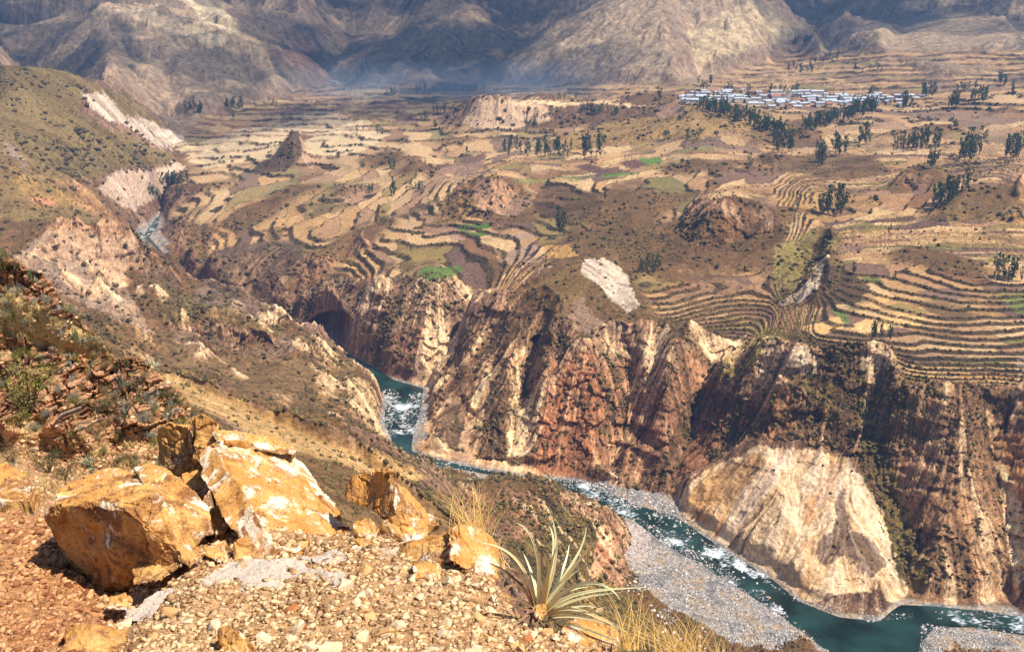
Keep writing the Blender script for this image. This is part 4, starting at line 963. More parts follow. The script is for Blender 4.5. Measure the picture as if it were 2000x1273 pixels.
def tree_proto(seed, leafm, slim=1.0):
    # unit height tree: a leaning trunk with limbs and several stacked leafy lobes
    rng = random.Random(seed); V = []; Fs = []
    bend = [(rng.uniform(-.02, .02) * k, rng.uniform(-.02, .02) * k, k * .2) for k in range(5)]
    tube(V, Fs, [(a, b, c - .03) for a, b, c in bend], [.022, .018, .014, .009, .004])
    lobes = []
    nl = rng.randint(5, 8)
    for k in range(nl):
        z = .25 + .68 * k / (nl - 1) + rng.uniform(-.04, .04); w = (.16 * math.sin(math.pi * min(1, (z - .12) / .95)) ** .6 + .02) * slim
        a = rng.uniform(0, 6.28); r = w * rng.uniform(.3, 1.0)
        c = (bend[min(4, int(z / .2))][0] + r * math.cos(a), bend[min(4, int(z / .2))][1] + r * math.sin(a), min(z, .93)); lobes.append((c, w * rng.uniform(.55, .85)))
        if z < .85: tube(V, Fs, [(bend[2][0], bend[2][1], z - .12), c], [.008, .003], 4)
    trunk = new_mesh('trunk', V, Fs, [bark])
    V = []; Fs = []
    for c, w in lobes:
        for q in range(34):
            d = Vector((rng.gauss(0, 1), rng.gauss(0, 1), rng.gauss(0, 1))).normalized() * rng.uniform(.35, 1.05)
            p = Vector(c) + Vector((d.x * w, d.y * w, d.z * w * 1.35))
            if p.z > 1.0: p.z = 1 - rng.random() * .03
            s_ = rng.uniform(.022, .05); n = Vector((rng.gauss(0, 1), rng.gauss(0, 1), rng.gauss(0, 1))).normalized(); u = n.orthogonal().normalized(); v = n.cross(u)
            o = len(V); V += [p + u * s_, p + v * s_ * .8, p - u * s_ * .7, p - v * s_, p + n * s_ * .5]
            Fs += [(o, o + 1, o + 4), (o + 1, o + 2, o + 4), (o + 2, o + 3, o + 4), (o + 3, o, o + 4)]
    crown = new_mesh('crown', V, Fs, [leafm])
    return trunk, crown
PROT = [tree_proto(10 + k, leafs[0], 1.0 if k < 4 else 1.35) for k in range(6)] + [tree_proto(30 + k, leafs[1], 1.1) for k in range(2)]
# groves: x, y, half width, half height, count, tree height in px, slope of the row, pale?, label
G = [(1450, 236, 85, 9, 120, 19, .33, 0, 'dark eucalyptus in the dense plantation on the slope below the town'),
 (1640, 236, 72, 7, 85, 21, -.28, 0, 'eucalyptus in the long grove climbing the knoll right of the pale track'),
 (1045, 303, 72, 9, 34, 28, .0, 0, 'tall eucalyptus in the row above the ploughed fields'), (1150, 303, 26, 7, 10, 36, .0, 0, 'tall eucalyptus beside the terraces under the olive hill'),
 (1527, 290, 20, 9, 12, 34, .0, 0, 'eucalyptus in the dark clump left of the wide fields'), (1600, 318, 14, 8, 7, 42, 0, 0, 'tall eucalyptus in the clump beside the brown mound'), (1637, 303, 14, 8, 7, 32, 0, 0, 'eucalyptus behind the brown mound'),
 (1690, 285, 12, 5, 5, 30, 0, 0, 'eucalyptus between mound and long hedge row'), (1790, 291, 48, 4, 24, 30, -.12, 0, 'eucalyptus in the long row above the dirt road'), (1818, 325, 10, 8, 6, 32, 0, 0, 'eucalyptus standing by the bend of the dirt road'),
 (1893, 310, 22, 9, 11, 40, 0, 0, 'tall eucalyptus in the clump right of the dirt road'), (1980, 308, 22, 6, 9, 38, 0, 0, 'eucalyptus in the clump by the right edge of the valley'), (1462, 338, 1, 1, 1, 36, 0, 0, 'lone slim eucalyptus on the pale field edge'),
 (1507, 345, 1, 1, 1, 26, 0, 0, 'small bushy eucalyptus right of the lone slim one'), (1855, 393, 32, 7, 20, 34, -.5, 0, 'green eucalyptus in the grove climbing beside the grassy hill'), (1624, 418, 24, 5, 11, 50, 0, 0, 'tall eucalyptus in the dark clump above the near terraces'),
 (1557, 415, 1, 1, 1, 36, 0, 0, 'single eucalyptus left of the tall dark clump'), (1096, 462, 3, 3, 3, 56, 0, 0, 'tall poplar-shaped eucalyptus beside the green plots'), (1265, 534, 24, 5, 9, 32, 0, 0, 'bushy tree in the hollow right of the pale scar'),
 (1950, 550, 12, 4, 3, 44, 0, 0, 'eucalyptus at the left of the clump by the curved terraces'), (1982, 552, 14, 4, 4, 36, 0, 0, 'eucalyptus at the right of the clump by the curved terraces'), (1718, 664, 22, 7, 7, 34, .3, 0, 'small cypress-like tree on the terrace edge above the cliff'),
 (1162, 383, 2, 1, 1, 24, 0, 0, 'small eucalyptus on the dark bank in mid plateau'), (1183, 392, 2, 1, 1, 28, 0, 0, 'eucalyptus just right of the small one on the dark bank'), (768, 384, 7, 3, 4, 30, 0, 0, 'eucalyptus near the foot of the small pointed hill'), (820, 372, 34, 6, 8, 16, 0, 0, 'small eucalyptus behind the pointed hill'),
 (712, 378, 22, 4, 6, 14, -.2, 0, 'small tree on the pale fields left of the pointed hill'), (768, 330, 6, 2, 2, 20, 0, 0, 'small eucalyptus on the pale fields'), (830, 330, 3, 2, 1, 22, 0, 0, 'small eucalyptus on the flank of the pointed hill'),
 (340, 362, 26, 4, 16, 20, -.15, 0, 'dark conifer-like tree on the shelf beside the pink cliff'), (300, 385, 12, 5, 6, 18, 0, 0, 'dark tree at the foot of the pink cliff'), (345, 384, 10, 4, 4, 14, 0, 0, 'dark tree on the shelf below the bright valley'),
 (375, 213, 22, 8, 12, 15, .3, 0, 'distant tree at the foot of the left mountain'), (455, 208, 18, 7, 12, 15, 0, 0, 'distant tree in the bluish grove under the left mountain'), (455, 232, 4, 2, 2, 12, 0, 0, 'distant tree on the bright far fields'), (520, 205, 22, 5, 8, 9, 0, 0, 'distant small tree on the far valley floor'),
 (707, 146, 17, 6, 12, 14, -.5, 0, 'distant tree in the grove on the far spur'), (765, 184, 12, 4, 5, 12, 0, 0, 'hazy tree beside the far pale cliff'), (830, 182, 20, 5, 10, 14, 0, 0, 'hazy tree in the blue smoke of the far valley'), (920, 180, 30, 5, 10, 14, 0, 0, 'hazy tree below the canal line'),
 (855, 222, 32, 5, 12, 14, -.15, 1, 'pale green tree along the left end of the mesa'), (740, 263, 8, 3, 4, 16, 0, 1, 'pale green tree on the far bank'), (705, 256, 14, 3, 4, 10, 0, 1, 'small pale green tree on the far bank'), (830, 238, 8, 3, 3, 14, 0, 1, 'pale green tree at the foot of the mesa'),
 (1170, 222, 42, 5, 22, 16, .1, 0, 'dark tree in the belt across the top of the mesa'), (1228, 200, 4, 2, 2, 22, 0, 0, 'tall dark tree on the mesa rim'), (1120, 196, 40, 2, 8, 12, 0, 1, 'pale tree on the mesa rim'), (1288, 197, 5, 2, 2, 18, 0, 0, 'tree on the rim right of the mesa belt'), (1035, 248, 14, 4, 8, 14, 0, 0, 'dark tree below the mesa cliff'), (1070, 232, 22, 4, 6, 12, 0, 0, 'dark tree on the mesa cliff foot'),
 (850, 252, 4, 2, 2, 14, 0, 0, 'dark tree beside the mesa cliff'), (873, 304, 2, 1, 1, 16, 0, 0, 'small tree on the pale bank before the mesa'), (915, 298, 8, 2, 3, 12, 0, 0, 'small tree on the pale terraces before the mesa'), (1330, 272, 40, 5, 9, 16, .0, 1, 'pale slim tree at the foot of the olive hill'),
 (1490, 179, 75, 3, 18, 13, .02, 0, 'tree behind the town'), (1450, 195, 110, 6, 26, 11, 0, 0, 'tree among the town houses'), (1640, 200, 90, 6, 16, 12, .05, 0, 'tree among the eastern houses of the town'), (1375, 170, 14, 8, 6, 15, 0, 0, 'tree at the upper edge of town'),
 (1813, 186, 15, 5, 8, 20, 0, 0, 'dark tree in the round grove right of the town'), (1770, 212, 8, 4, 5, 26, 0, 0, 'dark tree in the clump at the end of the town'), (1705, 185, 12, 4, 6, 13, 0, 0, 'dark tree beside the last houses'), (1865, 208, 14, 5, 7, 24, 0, 0, 'tree on the bank beyond the town'), (1910, 198, 18, 5, 10, 20, -.2, 0, 'tree in the grove above the far right fields'), (1958, 165, 8, 5, 5, 18, 0, 0, 'tree below the right mountain'), (1975, 182, 6, 4, 3, 16, 0, 0, 'tree at the far right below the mountain'),
 (1890, 178, 30, 6, 12, 13, 0, 0, 'small tree in the scattered belt under the right mountain'), (1565, 86, 16, 5, 14, 13, 0, 0, 'distant tree in the grove at the ravine mouth'), (1565, 138, 30, 6, 12, 12, 0, 0, 'distant tree on the dark bank above the town'), (1620, 122, 30, 8, 10, 12, -.4, 0, 'distant tree on the terraced mountain foot'), (1730, 135, 60, 10, 12, 10, 0, 0, 'distant tree on the right mountain foot'),
 (487, 428, 4, 2, 2, 12, 0, 0, 'small tree on the pale slope above the dark cliff'), (1700, 250, 10, 4, 5, 12, 0, 1, 'pale green tree on the knoll'), (1745, 545, 3, 3, 2, 16, 0, 0, 'small tree on the near terraces'), (1740, 462, 3, 2, 1, 22, 0, 0, 'slim tree beside the terrace path'), (1665, 535, 8, 3, 3, 18, 0, 0, 'dark bush-like tree above the grey scree'),
 (840, 420, 8, 3, 4, 18, 0, 0, 'small tree at the foot of the pink hill'), (755, 440, 12, 8, 5, 16, 0, 0, 'small tree on the left terraces'), (1280, 405, 2, 1, 1, 18, 0, 0, 'small tree on the dark mid bank'), (598, 770, 1, 1, 1, 24, 0, 0, 'slim cypress on the small terraces of the near bank'), (608, 768, 4, 2, 2, 12, 0, 0, 'round small tree on the near bank terraces')]
rng = random.Random(3); spots = []
for (gx, gy, hx, hy, n, hp, sl, pale, lab) in G:
    for k in range(n):
        a = rng.uniform(-1, 1); b = rng.uniform(-1, 1)
        px = gx + a * hx; py = gy + b * hy + a * hx * sl
        if not 2 < px < 2010: continue
        p = hit(px, py, 600)
        if p is None: continue
        h = hp * rng.uniform(.75, 1.28) * math.hypot(p[0], p[1]) / F_ * 1.03
        if gy > 160 or True: spots.append((hp * rng.random() * .2 + hp, p, h, pale, lab, n))
spots.sort(key=lambda s: -s[0])
roots = {}
def place_tree(p, h, pale, lab, n):
    k = rng.randrange(6, 8) if pale else rng.randrange(0, 6)
    if k not in roots:
        r = link('eucalyptus_tree', None, None, lab, 'tree'); link('trunk', PROT[k][0], r); link('crown', PROT[k][1], r); roots[k] = r
    else: r = copy_thing(roots[k], (0, 0, 0), 0, 1, lab)
    w = rng.uniform(.55, .9)
    r.location = tuple(p); r.rotation_euler = (0, 0, rng.uniform(0, 6.28)); r.scale = (h * w, h * w, h); r['label'] = lab
    if n > 1: r['group'] = 'eucalyptus trees: ' + lab
    elif 'group' in r.keys(): del r['group']
NIND = 292
for q, (key, p, h, pale, lab, n) in enumerate(spots[:NIND]): place_tree(p, h, pale, lab, n)
rest = spots[NIND:]
print('trees', len(spots))
if rest:
    def mv(me): return np.array([v.co[:] for v in me.vertices], np.float32), [tuple(f.vertices) for f in me.polygons]
    V = []; Fs = []; fm = []; off = 0; cache = {}
    for key, p, h, pale, lab, n in rest:
        k = rng.randrange(6, 8) if pale else rng.randrange(0, 6)
        for part in (0, 1):
            if (k, part) not in cache: cache[(k, part)] = mv(PROT[k][part])
            v, f = cache[(k, part)]; a = rng.uniform(0, 6.28); c, s_ = math.cos(a), math.sin(a)
            w = v * h; w = np.stack([w[:, 0] * c - w[:, 1] * s_, w[:, 0] * s_ + w[:, 1] * c, w[:, 2]], 1) + p
            V.append(w); Fs += [tuple(off + i for i in t) for t in f]; fm += [0 if part == 0 else (2 if pale else 1)] * len(f); off += len(v)
    me = new_mesh('distant_woodland', np.concatenate(V), Fs, [bark, leafs[0], leafs[1]], fm)
    o = link('distant_woodland', me); o['kind'] = 'stuff'
# ---------------------------------------------------------------- town
wallw = simple_mat('whitewashed_wall', (204, 196, 184), .9, .8, (176, 164, 148)); adobe = simple_mat('adobe_wall', (176, 146, 118), .9, .8, (150, 122, 98))
zinc = simple_mat('metal_roof', (190, 196, 204), .8, .5, (158, 164, 170)); tile = simple_mat('clay_roof', (178, 122, 100), .85, .5, (150, 100, 84)); dkw = simple_mat('dark_opening', (50, 44, 40), .8)
def house_mesh(w, d, h, rh, wm, rm, seed):
    rg = random.Random(seed); V = []; Fs = []; fm = []
    def q(a, m): o = len(V); V.extend(a); Fs.append(tuple(range(o, o + len(a)))); fm.append(m)
    x, y = w / 2, d / 2
    q([(-x, -y, -2), (x, -y, -2), (x, -y, h), (-x, -y, h)], 0); q([(x, y, -2), (-x, y, -2), (-x, y, h), (x, y, h)], 0)
    q([(x, -y, -2), (x, y, -2), (x, y, h), (x, 0, h + rh), (x, -y, h)], 0); q([(-x, y, -2), (-x, -y, -2), (-x, -y, h), (-x, 0, h + rh), (-x, y, h)], 0)
    e = .35; k = rh / y
    for s_ in (-1, 1):
        a = [(-x - e, s_ * (y + e), h - e * k + .06), (x + e, s_ * (y + e), h - e * k + .06), (x + e, 0, h + rh + .06), (-x - e, 0, h + rh + .06)]
        b = [(p[0], p[1], p[2] + .14) for p in a]
        o = len(V); V.extend(a + b); fs = [(o, o + 1, o + 2, o + 3), (o + 4, o + 5, o + 6, o + 7), (o, o + 1, o + 5, o + 4), (o + 1, o + 2, o + 6, o + 5), (o + 3, o, o + 4, o + 7)]
        Fs.extend(fs); fm.extend([1] * 5)
    n = max(2, int(w / 3))
    for i in range(n):
        cx_ = -x + (i + .5) * w / n
        z0, z1 = ((0, 2.1) if i == n // 2 else (1, 2.1))
        q([(cx_ - .5, -y - .03, z0), (cx_ + .5, -y - .03, z0), (cx_ + .5, -y - .03, z1), (cx_ - .5, -y - .03, z1)], 2)
    return new_mesh('town_house', V, Fs, [wm, rm, dkw], fm)
HM = [house_mesh(9, 6, 3.0, 1.1, wallw, zinc, 1), house_mesh(12, 6.5, 3.2, 1.0, wallw, zinc, 2), house_mesh(8, 6, 5.2, 1.0, wallw, zinc, 3), house_mesh(10, 6, 3.0, 1.2, adobe, zinc, 4), house_mesh(9, 6, 3.0, 1.4, adobe, tile, 5), house_mesh(16, 7, 3.4, 1.1, wallw, zinc, 6)]
HL = ['white single-storey house with a pale metal roof in the town', 'long white house with a pale metal roof in the town', 'white two-storey house with a pale metal roof in the town', 'adobe house with a pale metal roof in the town', 'adobe house with a reddish clay roof in the town', 'very long white building with a metal roof in the town']
hr = random.Random(21); placed = []
rows = [(1340, 1420, 183, 186, 8, .5), (1385, 1620, 181, 184, 16, 0), (1330, 1480, 191, 194, 14, 0), (1410, 1600, 188, 191, 18, 0), (1400, 1520, 197, 200, 16, 0), (1470, 1560, 204, 207, 16, 0), (1480, 1640, 199, 203, 20, 0), (1500, 1560, 211, 213, 8, 0), (1560, 1720, 193, 198, 22, 0), (1560, 1660, 205, 207, 14, 0), (1590, 1790, 190, 197, 22, 0), (1640, 1770, 198, 203, 16, 0), (1720, 1760, 208, 209, 5, 0), (1765, 1800, 190, 193, 4, 0), (1330, 1400, 199, 201, 5, 0), (640, 660, 166, 168, 4, 0), (1000, 1020, 256, 257, 0, 0)]
for x0, x1, y0, y1, n, _ in rows:
    for k in range(n):
        for _t in range(6):
            px = hr.uniform(x0, x1); py = hr.uniform(y0, y1); p = hit(px, py, 1200)
            if p is not None and all((p[0] - q[0]) ** 2 + (p[1] - q[1]) ** 2 > 190 for q in placed): break
        else: continue
        placed.append(p); i = hr.choice([0, 0, 1, 2, 3, 4, 3, 5, 0, 1]); far_ = px < 900
        o = link('town_house', HM[i], None, HL[i] if not far_ else 'small pale house of the hamlet under the left mountains', 'house', 'houses of the valley town' if not far_ else 'houses of the far hamlet')
        o.location = (p[0], p[1], p[2] + .3); o.rotation_euler = (0, 0, hr.choice([.1, .1, .15, 1.6, -.2]) + hr.uniform(-.1, .1)); s_ = hr.uniform(1.1, 1.5); o.scale = (s_, s_, s_)
# church
p = hit(1522, 194, 1200)
ch = link('village_church', None, None, 'long pink-roofed church with a tall white bell tower amid the town', 'church'); ch.location = (p[0], p[1], p[2])
m_ = house_mesh(30, 9, 5.5, 3.0, wallw, tile, 9); m_.name = 'nave'; link('nave', m_, ch)
V = []; Fs = []
def bx(V, Fs, x0, x1, y0, y1, z0, z1):
    o = len(V); V += [(x0, y0, z0), (x1, y0, z0), (x1, y1, z0), (x0, y1, z0), (x0, y0, z1), (x1, y0, z1), (x1, y1, z1), (x0, y1, z1)]
    Fs += [(o, o + 3, o + 2, o + 1), (o + 4, o + 5, o + 6, o + 7), (o, o + 1, o + 5, o + 4), (o + 1, o + 2, o + 6, o + 5), (o + 2, o + 3, o + 7, o + 6), (o + 3, o, o + 4, o + 7)]
bx(V, Fs, 15.6, 21, -2.7, 2.7, -2, 12); bx(V, Fs, 15.2, 21.4, -3.1, 3.1, 12.01, 12.6)
for sx_ in (16, 20): 
    for sy_ in (-2.3, 1.7): bx(V, Fs, sx_ - .1, sx_ + .6, sy_, sy_ + .7, 12.61, 15)
bx(V, Fs, 15.7, 21, -2.6, 2.7, 15.01, 15.5); o = len(V); V += [(16, -2.3, 15.51), (20.7, -2.3, 15.51), (20.7, 2.4, 15.51), (16, 2.4, 15.51), (18.35, 0, 18.5)]; Fs += [(o, o + 1, o + 4), (o + 1, o + 2, o + 4), (o + 2, o + 3, o + 4), (o + 3, o, o + 4)]
link('bell_tower', new_mesh('bell_tower', V, Fs, [wallw]), ch)
# ---------------------------------------------------------------- near rocky hillside on the left: steep face built row by row
def near_face():
    nu, nv, nb = 560, 620, 40
    cr = np.array([(-300, 470), (0, 506), (20, 508), (40, 516), (71, 530), (95, 546), (125, 598), (155, 626), (177, 647), (226, 700), (254, 698), (293, 711), (311, 739), (332, 753), (364, 782), (378, 812), (388, 860), (392, 900), (404, 930), (432, 990)], float)
    bo = np.array([(-300, 1060), (0, 1015), (100, 1030), (200, 1010), (300, 985), (392, 985), (432, 1000)], float)
    px = np.linspace(-300, 432, nu)
    top = np.interp(px, cr[:, 0], cr[:, 1]); top += fbm(px / 14, px * 0, 4, 301, .7) * 7; bot = np.interp(px, bo[:, 0], bo[:, 1])
    t = np.linspace(0, 1, nv)[:, None]
    PX = np.ones((nv, 1)) * px[None]; PY = top[None] + (bot - top)[None] * t
    D = np.interp(t, [0, .25, .5, .74, .87, 1], [43, 41.3, 39.8, 37.4, 29, 14.5]) * np.ones((1, nu))
    D = D + fbm(PX / 130, PY / 130, 3, 303) * 2.6 * np.minimum(1, (1 - t) * 3)
    D = D + np.clip((PX - 384) / 48, 0, 1) ** 1.5 * 14 * (D / 30)
    b = -(PY - CY) / F_; a = (PX - CX) / F_
    dx, dy, dz = a, cp + sp * b, -sp + cp * b; k = D / dy
    Xn, Yn, Zn = dx * k, dy * k, H + dz * k
    f32 = np.float32; u = Xn.astype(f32); v = (Zn * 1.1 + Yn * .3).astype(f32)
    # where rock stands out, where grass and dirt lie
    outc = sstep(-.1, .16, fbm(u / 3.2, v / 2.2, 4, 311) + .12)
    gmask = inpoly("-300,560 0,572 60,592 180,652 215,700 120,694 0,655 -300,650", PX + 18 * fbm(u / .8, v / .8, 3, 5), PY + 12 * fbm(u / .8, v / .8, 3, 6))
    low_ = sstep(830, 900, PY + 30 * fbm(u, v, 3, 313))
    outc = outc * (1 - gmask * .95) * (1 - .75 * low_)
    red = inpoly("-300,640 0,650 140,700 250,700 310,715 380,800 380,880 300,900 160,830 0,760 -300,760", PX + 20 * fbm(u, v, 3, 7), PY + 20 * fbm(u, v, 3, 8))
    outc = np.maximum(outc, red * .9 * sstep(-.35, .1, fbm(u / 1.5, v / 1.5, 3, 317)))
    wj = fbm(u / .9, v / .9, 3, 319) * .45; uu = u + .35 * v; vv2 = v - .3 * u
    dA, gA, iA = cells(uu / 1.0 + 2 * wj, vv2 / 1.3 + 2 * wj, 5); dB, gB, iB = cells(uu / .38 + wj, vv2 / .36 - wj, 15); dC, gC, iC = cells(uu / .15 + wj, vv2 / .13 - wj, 25)
    crk = np.minimum(sstep(0, .10, gA), .4 + .6 * sstep(0, .14, gB))
    push = outc * (.75 * (iA - .4) + .34 * (iB - .5) + .13 * (iC - .5) - .3 * (1 - sstep(0, .12, gA)) - .12 * (1 - sstep(0, .16, gB)) + .4) + fbm(u / .5, v / .5, 4, 321, .6) * .16 + (1 - outc) * np.abs(fbm(u / .12, v / .16, 3, 323, .7)) * .14
    push = push * np.minimum(1, (1 - t) * 6)
    k2 = 1 - push / D; up_ = push * .35
    Xn, Yn, Zn = Xn * k2, Yn * k2, H + (Zn - H) * k2 + up_ * .5
    Zn = Zn - np.clip((PX - 394) / 38, 0, 1) ** 2 * 26
    # back of the crest
    s_ = np.linspace(0, 1, nb)[1:, None]
    Xb = Xn[:1] * (1 + .35 * s_); Yb = Yn[:1] * (1 + .45 * s_); Zb = Zn[:1] - 26 * s_ ** 1.3
    # colour
    fin = fbm(u / .07, v / .07, 3, 331, .8); md = fbm(u / .6, v / .5, 4, 333, .65)
    def lay(c, m, col): m = np.asarray(m)[..., None]; return c * (1 - m) + m * col
    c = np.ones(u.shape + (3,)) * srgb(168, 134, 92)
    c = lay(c, sstep(-.2, .4, md + .3 * fin) * .8, srgb(196, 164, 116)); c = lay(c, sstep(.1, .5, -md + .3 * fin) * .7, srgb(110, 84, 52))
    c = lay(c, gmask * .8, srgb(186, 160, 108)); c = lay(c, gmask * sstep(.0, .4, fin) * .8, srgb(132, 104, 62))
    c = lay(c, low_ * sstep(-.3, .3, md) * .7, srgb(186, 144, 104))
    tone = (.5 * iA + .3 * iB + .2 * iC)[..., None]
    rock = srgb(130, 84, 58) * (1 - tone) + srgb(198, 148, 108) * tone
    rock = rock * (1 - .3 * red[..., None] * sstep(.1, .5, -md)[..., None])
    c = c * (1 - outc[..., None]) + outc[..., None] * rock
    band = np.abs(((v + .28 * u + .25 * md) / .55) % 1 - .5) * 2
    c = lay(c, outc * red * sstep(.72, .9, band) * .35, srgb(216, 170, 128))
    c = lay(c, outc * sstep(.2, .5, md + .2 * fin) * .6, srgb(206, 158, 114))
    c = lay(c, outc * (1 - crk) * .8, srgb(78, 52, 38))
    drip = fbm(u / .30, v / 1.3, 4, 341, .6); c = lay(c, outc * sstep(.16, .34, drip + .15 * fin) * .75, srgb(104, 98, 94)); c = lay(c, outc * sstep(.2, .4, -drip + .2 * fin) * .5, srgb(170, 96, 50))
    c = c * (1 + .22 * fin)[..., None]; c = np.clip(c, .01, .8)
    cb = np.repeat(c[:1], nb - 1, axis=0)
    XX = np.vstack([Xb[::-1], Xn]); YY = np.vstack([Yb[::-1], Yn]); ZZ = np.vstack([Zb[::-1], Zn]); CC = np.concatenate([cb, c], 0)
    n0, n1_ = XX.shape; idx = np.arange(n0 * n1_).reshape(n0, n1_)
    q = np.stack([idx[1:, :-1], idx[1:, 1:], idx[:-1, 1:], idx[:-1, :-1]], -1).reshape(-1).astype(np.int32); n = len(q) // 4
    me = bpy.data.meshes.new('rocky_hillside'); me.vertices.add(n0 * n1_); me.vertices.foreach_set('co', np.stack([XX, YY, ZZ], -1).astype(f32).ravel())
    me.loops.add(len(q)); me.loops.foreach_set('vertex_index', q); me.polygons.add(n); me.polygons.foreach_set('loop_start', np.arange(0, 4 * n, 4, dtype=np.int32)); me.polygons.foreach_set('loop_total', np.full(n, 4, np.int32)); me.update(calc_edges=True)
    me.polygons.foreach_set('use_smooth', np.ones(n, bool))
    at = me.color_attributes.new('Col', 'FLOAT_COLOR', 'POINT'); cc = np.ones((n0 * n1_, 4), f32); cc[:, :3] = CC.reshape(-1, 3); at.data.foreach_set('color', cc.ravel())
    me.materials.append(terrain_mat('rocky_hillside_surface', 5.0, .8, .10, .35)); o = bpy.data.objects.new('rocky_hillside', me); COL.objects.link(o); o['kind'] = 'structure'
    def at_px(x, y):
        j = int(np.clip(np.searchsorted(px, x), 0, nu - 1)); i = int(np.clip((y - top[j]) / (bot[j] - top[j]) * (nv - 1), 0, nv - 1)); return np.array([Xn[i, j], Yn[i, j], Zn[i, j]])
    return at_px, outc, (Xn, Yn, Zn, PX, PY, gmask, low_)
face_at, face_out, FG = near_face()
def face_scatter(w, n, seed):
    rg_ = np.random.default_rng(seed); cs = np.cumsum((w * (FG[3] > -40)).ravel().astype(np.float64)); ii = np.minimum(np.searchsorted(cs, rg_.random(n) * cs[-1]), cs.size - 1)
    return np.stack([FG[0].ravel()[ii], FG[1].ravel()[ii], FG[2].ravel()[ii]], 1).astype(np.float32)
def blades(seed):
    rg_ = np.random.default_rng(seed); V = []; Fs = []
    for k in range(12):
        a = rg_.random() * 6.28; le = rg_.random() * .7; b = np.array([math.cos(a), math.sin(a), 0]); s_ = np.array([-math.sin(a), math.cos(a), 0]); o = len(V)
        V += [s_ * .07 + b * .05, -s_ * .07 + b * .05, b * le + np.array([0, 0, 1.2 * (1 - .4 * le)])]; Fs.append((o, o + 1, o + 2))
    return np.array(V, np.float32), np.array(Fs, np.int32)
fr_ = np.random.default_rng(61)
p = face_scatter((FG[5] + FG[6] * .6 + .12) * (.3 + (fbm(FG[3] / 40, FG[4] / 30, 3, 5) > -.05)), 5200, 62); sz = p[:, 1] / F_ * (4 + 8 * fr_.random(len(p)) ** 2)
merged('hillside_grass', p, sz, scrub_m, (.8, 1.2), .1, varcol(len(p), (150, 122, 74), (216, 188, 130), 63), [blades(k) for k in range(6)], 64, 0)
p = face_scatter(FG[6] + .18, 5200, 65); sz = p[:, 1] / F_ * (1.2 + 5 * fr_.random(len(p)) ** 3)
merged('hillside_rubble', p, sz, stone_m, (.5, .9), .3, varcol(len(p), (150, 92, 60), (226, 184, 140), 66), seed=67)
# ---------------------------------------------------------------- foreground rocks
def rock_mat(name, white=.5, rust=.5, grey=0.0):
    m, nt, N, L, P = nodes_of(name); P.inputs['Roughness'].default_value = .8; P.inputs['Specular IOR Level'].default_value = .25
    tc = N.new('ShaderNodeTexCoord')
    def nz_(sc, det=6, rg=.65, dist=0):
        n = N.new('ShaderNodeTexNoise'); n.inputs['Scale'].default_value = sc; n.inputs['Detail'].default_value = det; n.inputs['Roughness'].default_value = rg; n.inputs['Distortion'].default_value = dist; L.new(tc.outputs['Object'], n.inputs['Vector']); return n
    def ramp(src, p0, p1):
        r = N.new('ShaderNodeMapRange'); r.inputs[1].default_value = p0; r.inputs[2].default_value = p1; r.clamp = True; L.new(src.outputs[0], r.inputs[0]); return r
    def mixc(f, a, b, fac=1.0):
        x = N.new('ShaderNodeMix'); x.data_type = 'RGBA'
        if fac != 1.0:
            mm_ = N.new('ShaderNodeMath'); mm_.operation = 'MULTIPLY'; mm_.inputs[1].default_value = fac; L.new(f.outputs[0], mm_.inputs[0]); f = mm_
        L.new(f.outputs[0], x.inputs[0])
        for s_, v in ((6, a), (7, b)):
            if isinstance(v, tuple): x.inputs[s_].default_value = tuple(srgb(*v)) + (1,)
            else: L.new(v.outputs[2], x.inputs[s_])
        return x
    a = mixc(ramp(nz_(2.2), .4, .6), (186, 130, 64), (216, 166, 98))
    a = mixc(ramp(nz_(3.1, 8, .7, .6), .56 - .1 * rust, .66 - .1 * rust), a, (124, 78, 42), .85)
    a = mixc(ramp(nz_(2.6, 10, .74, .5), .585 - .12 * white, .65 - .12 * white), a, (238, 224, 200), .85)
    if grey: a = mixc(ramp(nz_(1.3, 7, .6, .4), .62 - .3 * grey, .72 - .3 * grey), a, (186, 172, 156), .95)
    a = mixc(ramp(nz_(9, 10, .78, .4), .53, .62), a, (112, 72, 40), .6)
    a = mixc(ramp(nz_(45, 6, .7), .57, .68), a, (238, 214, 176), .5)
    L.new(a.outputs[2], P.inputs['Base Color'])
    bp = N.new('ShaderNodeBump'); bp.inputs['Strength'].default_value = .8; bp.inputs['Distance'].default_value = .02; L.new(nz_(22, 9, .72, .2).outputs[0], bp.inputs['Height'])
    b2 = N.new('ShaderNodeBump'); b2.inputs['Strength'].default_value = .6; b2.inputs['Distance'].default_value = .05; L.new(nz_(4, 6, .6, .5).outputs[0], b2.inputs['Height']); L.new(bp.outputs[0], b2.inputs['Normal']); L.new(b2.outputs[0], P.inputs['Normal'])
    return m
RM = {'gold': rock_mat('golden_rock', .68, .62), 'ochre': rock_mat('ochre_rock', .22, .95), 'brown': rock_mat('brown_rock', .15, 1.0), 'grey': rock_mat('grey_slab_rock', .3, .1, 1.0)}
def n3(co, sc, oct=4, seed=0, g=.55):
    x, y, z = (co / sc).T.astype(np.float32)
    return (fbm(x + .37 * z, y - .21 * z, oct, seed, g) + fbm(y + .3 * x, z + .25 * x, oct, seed + 5, g) + fbm(z - .31 * y, x + .2 * y, oct, seed + 9, g)) / 1.6
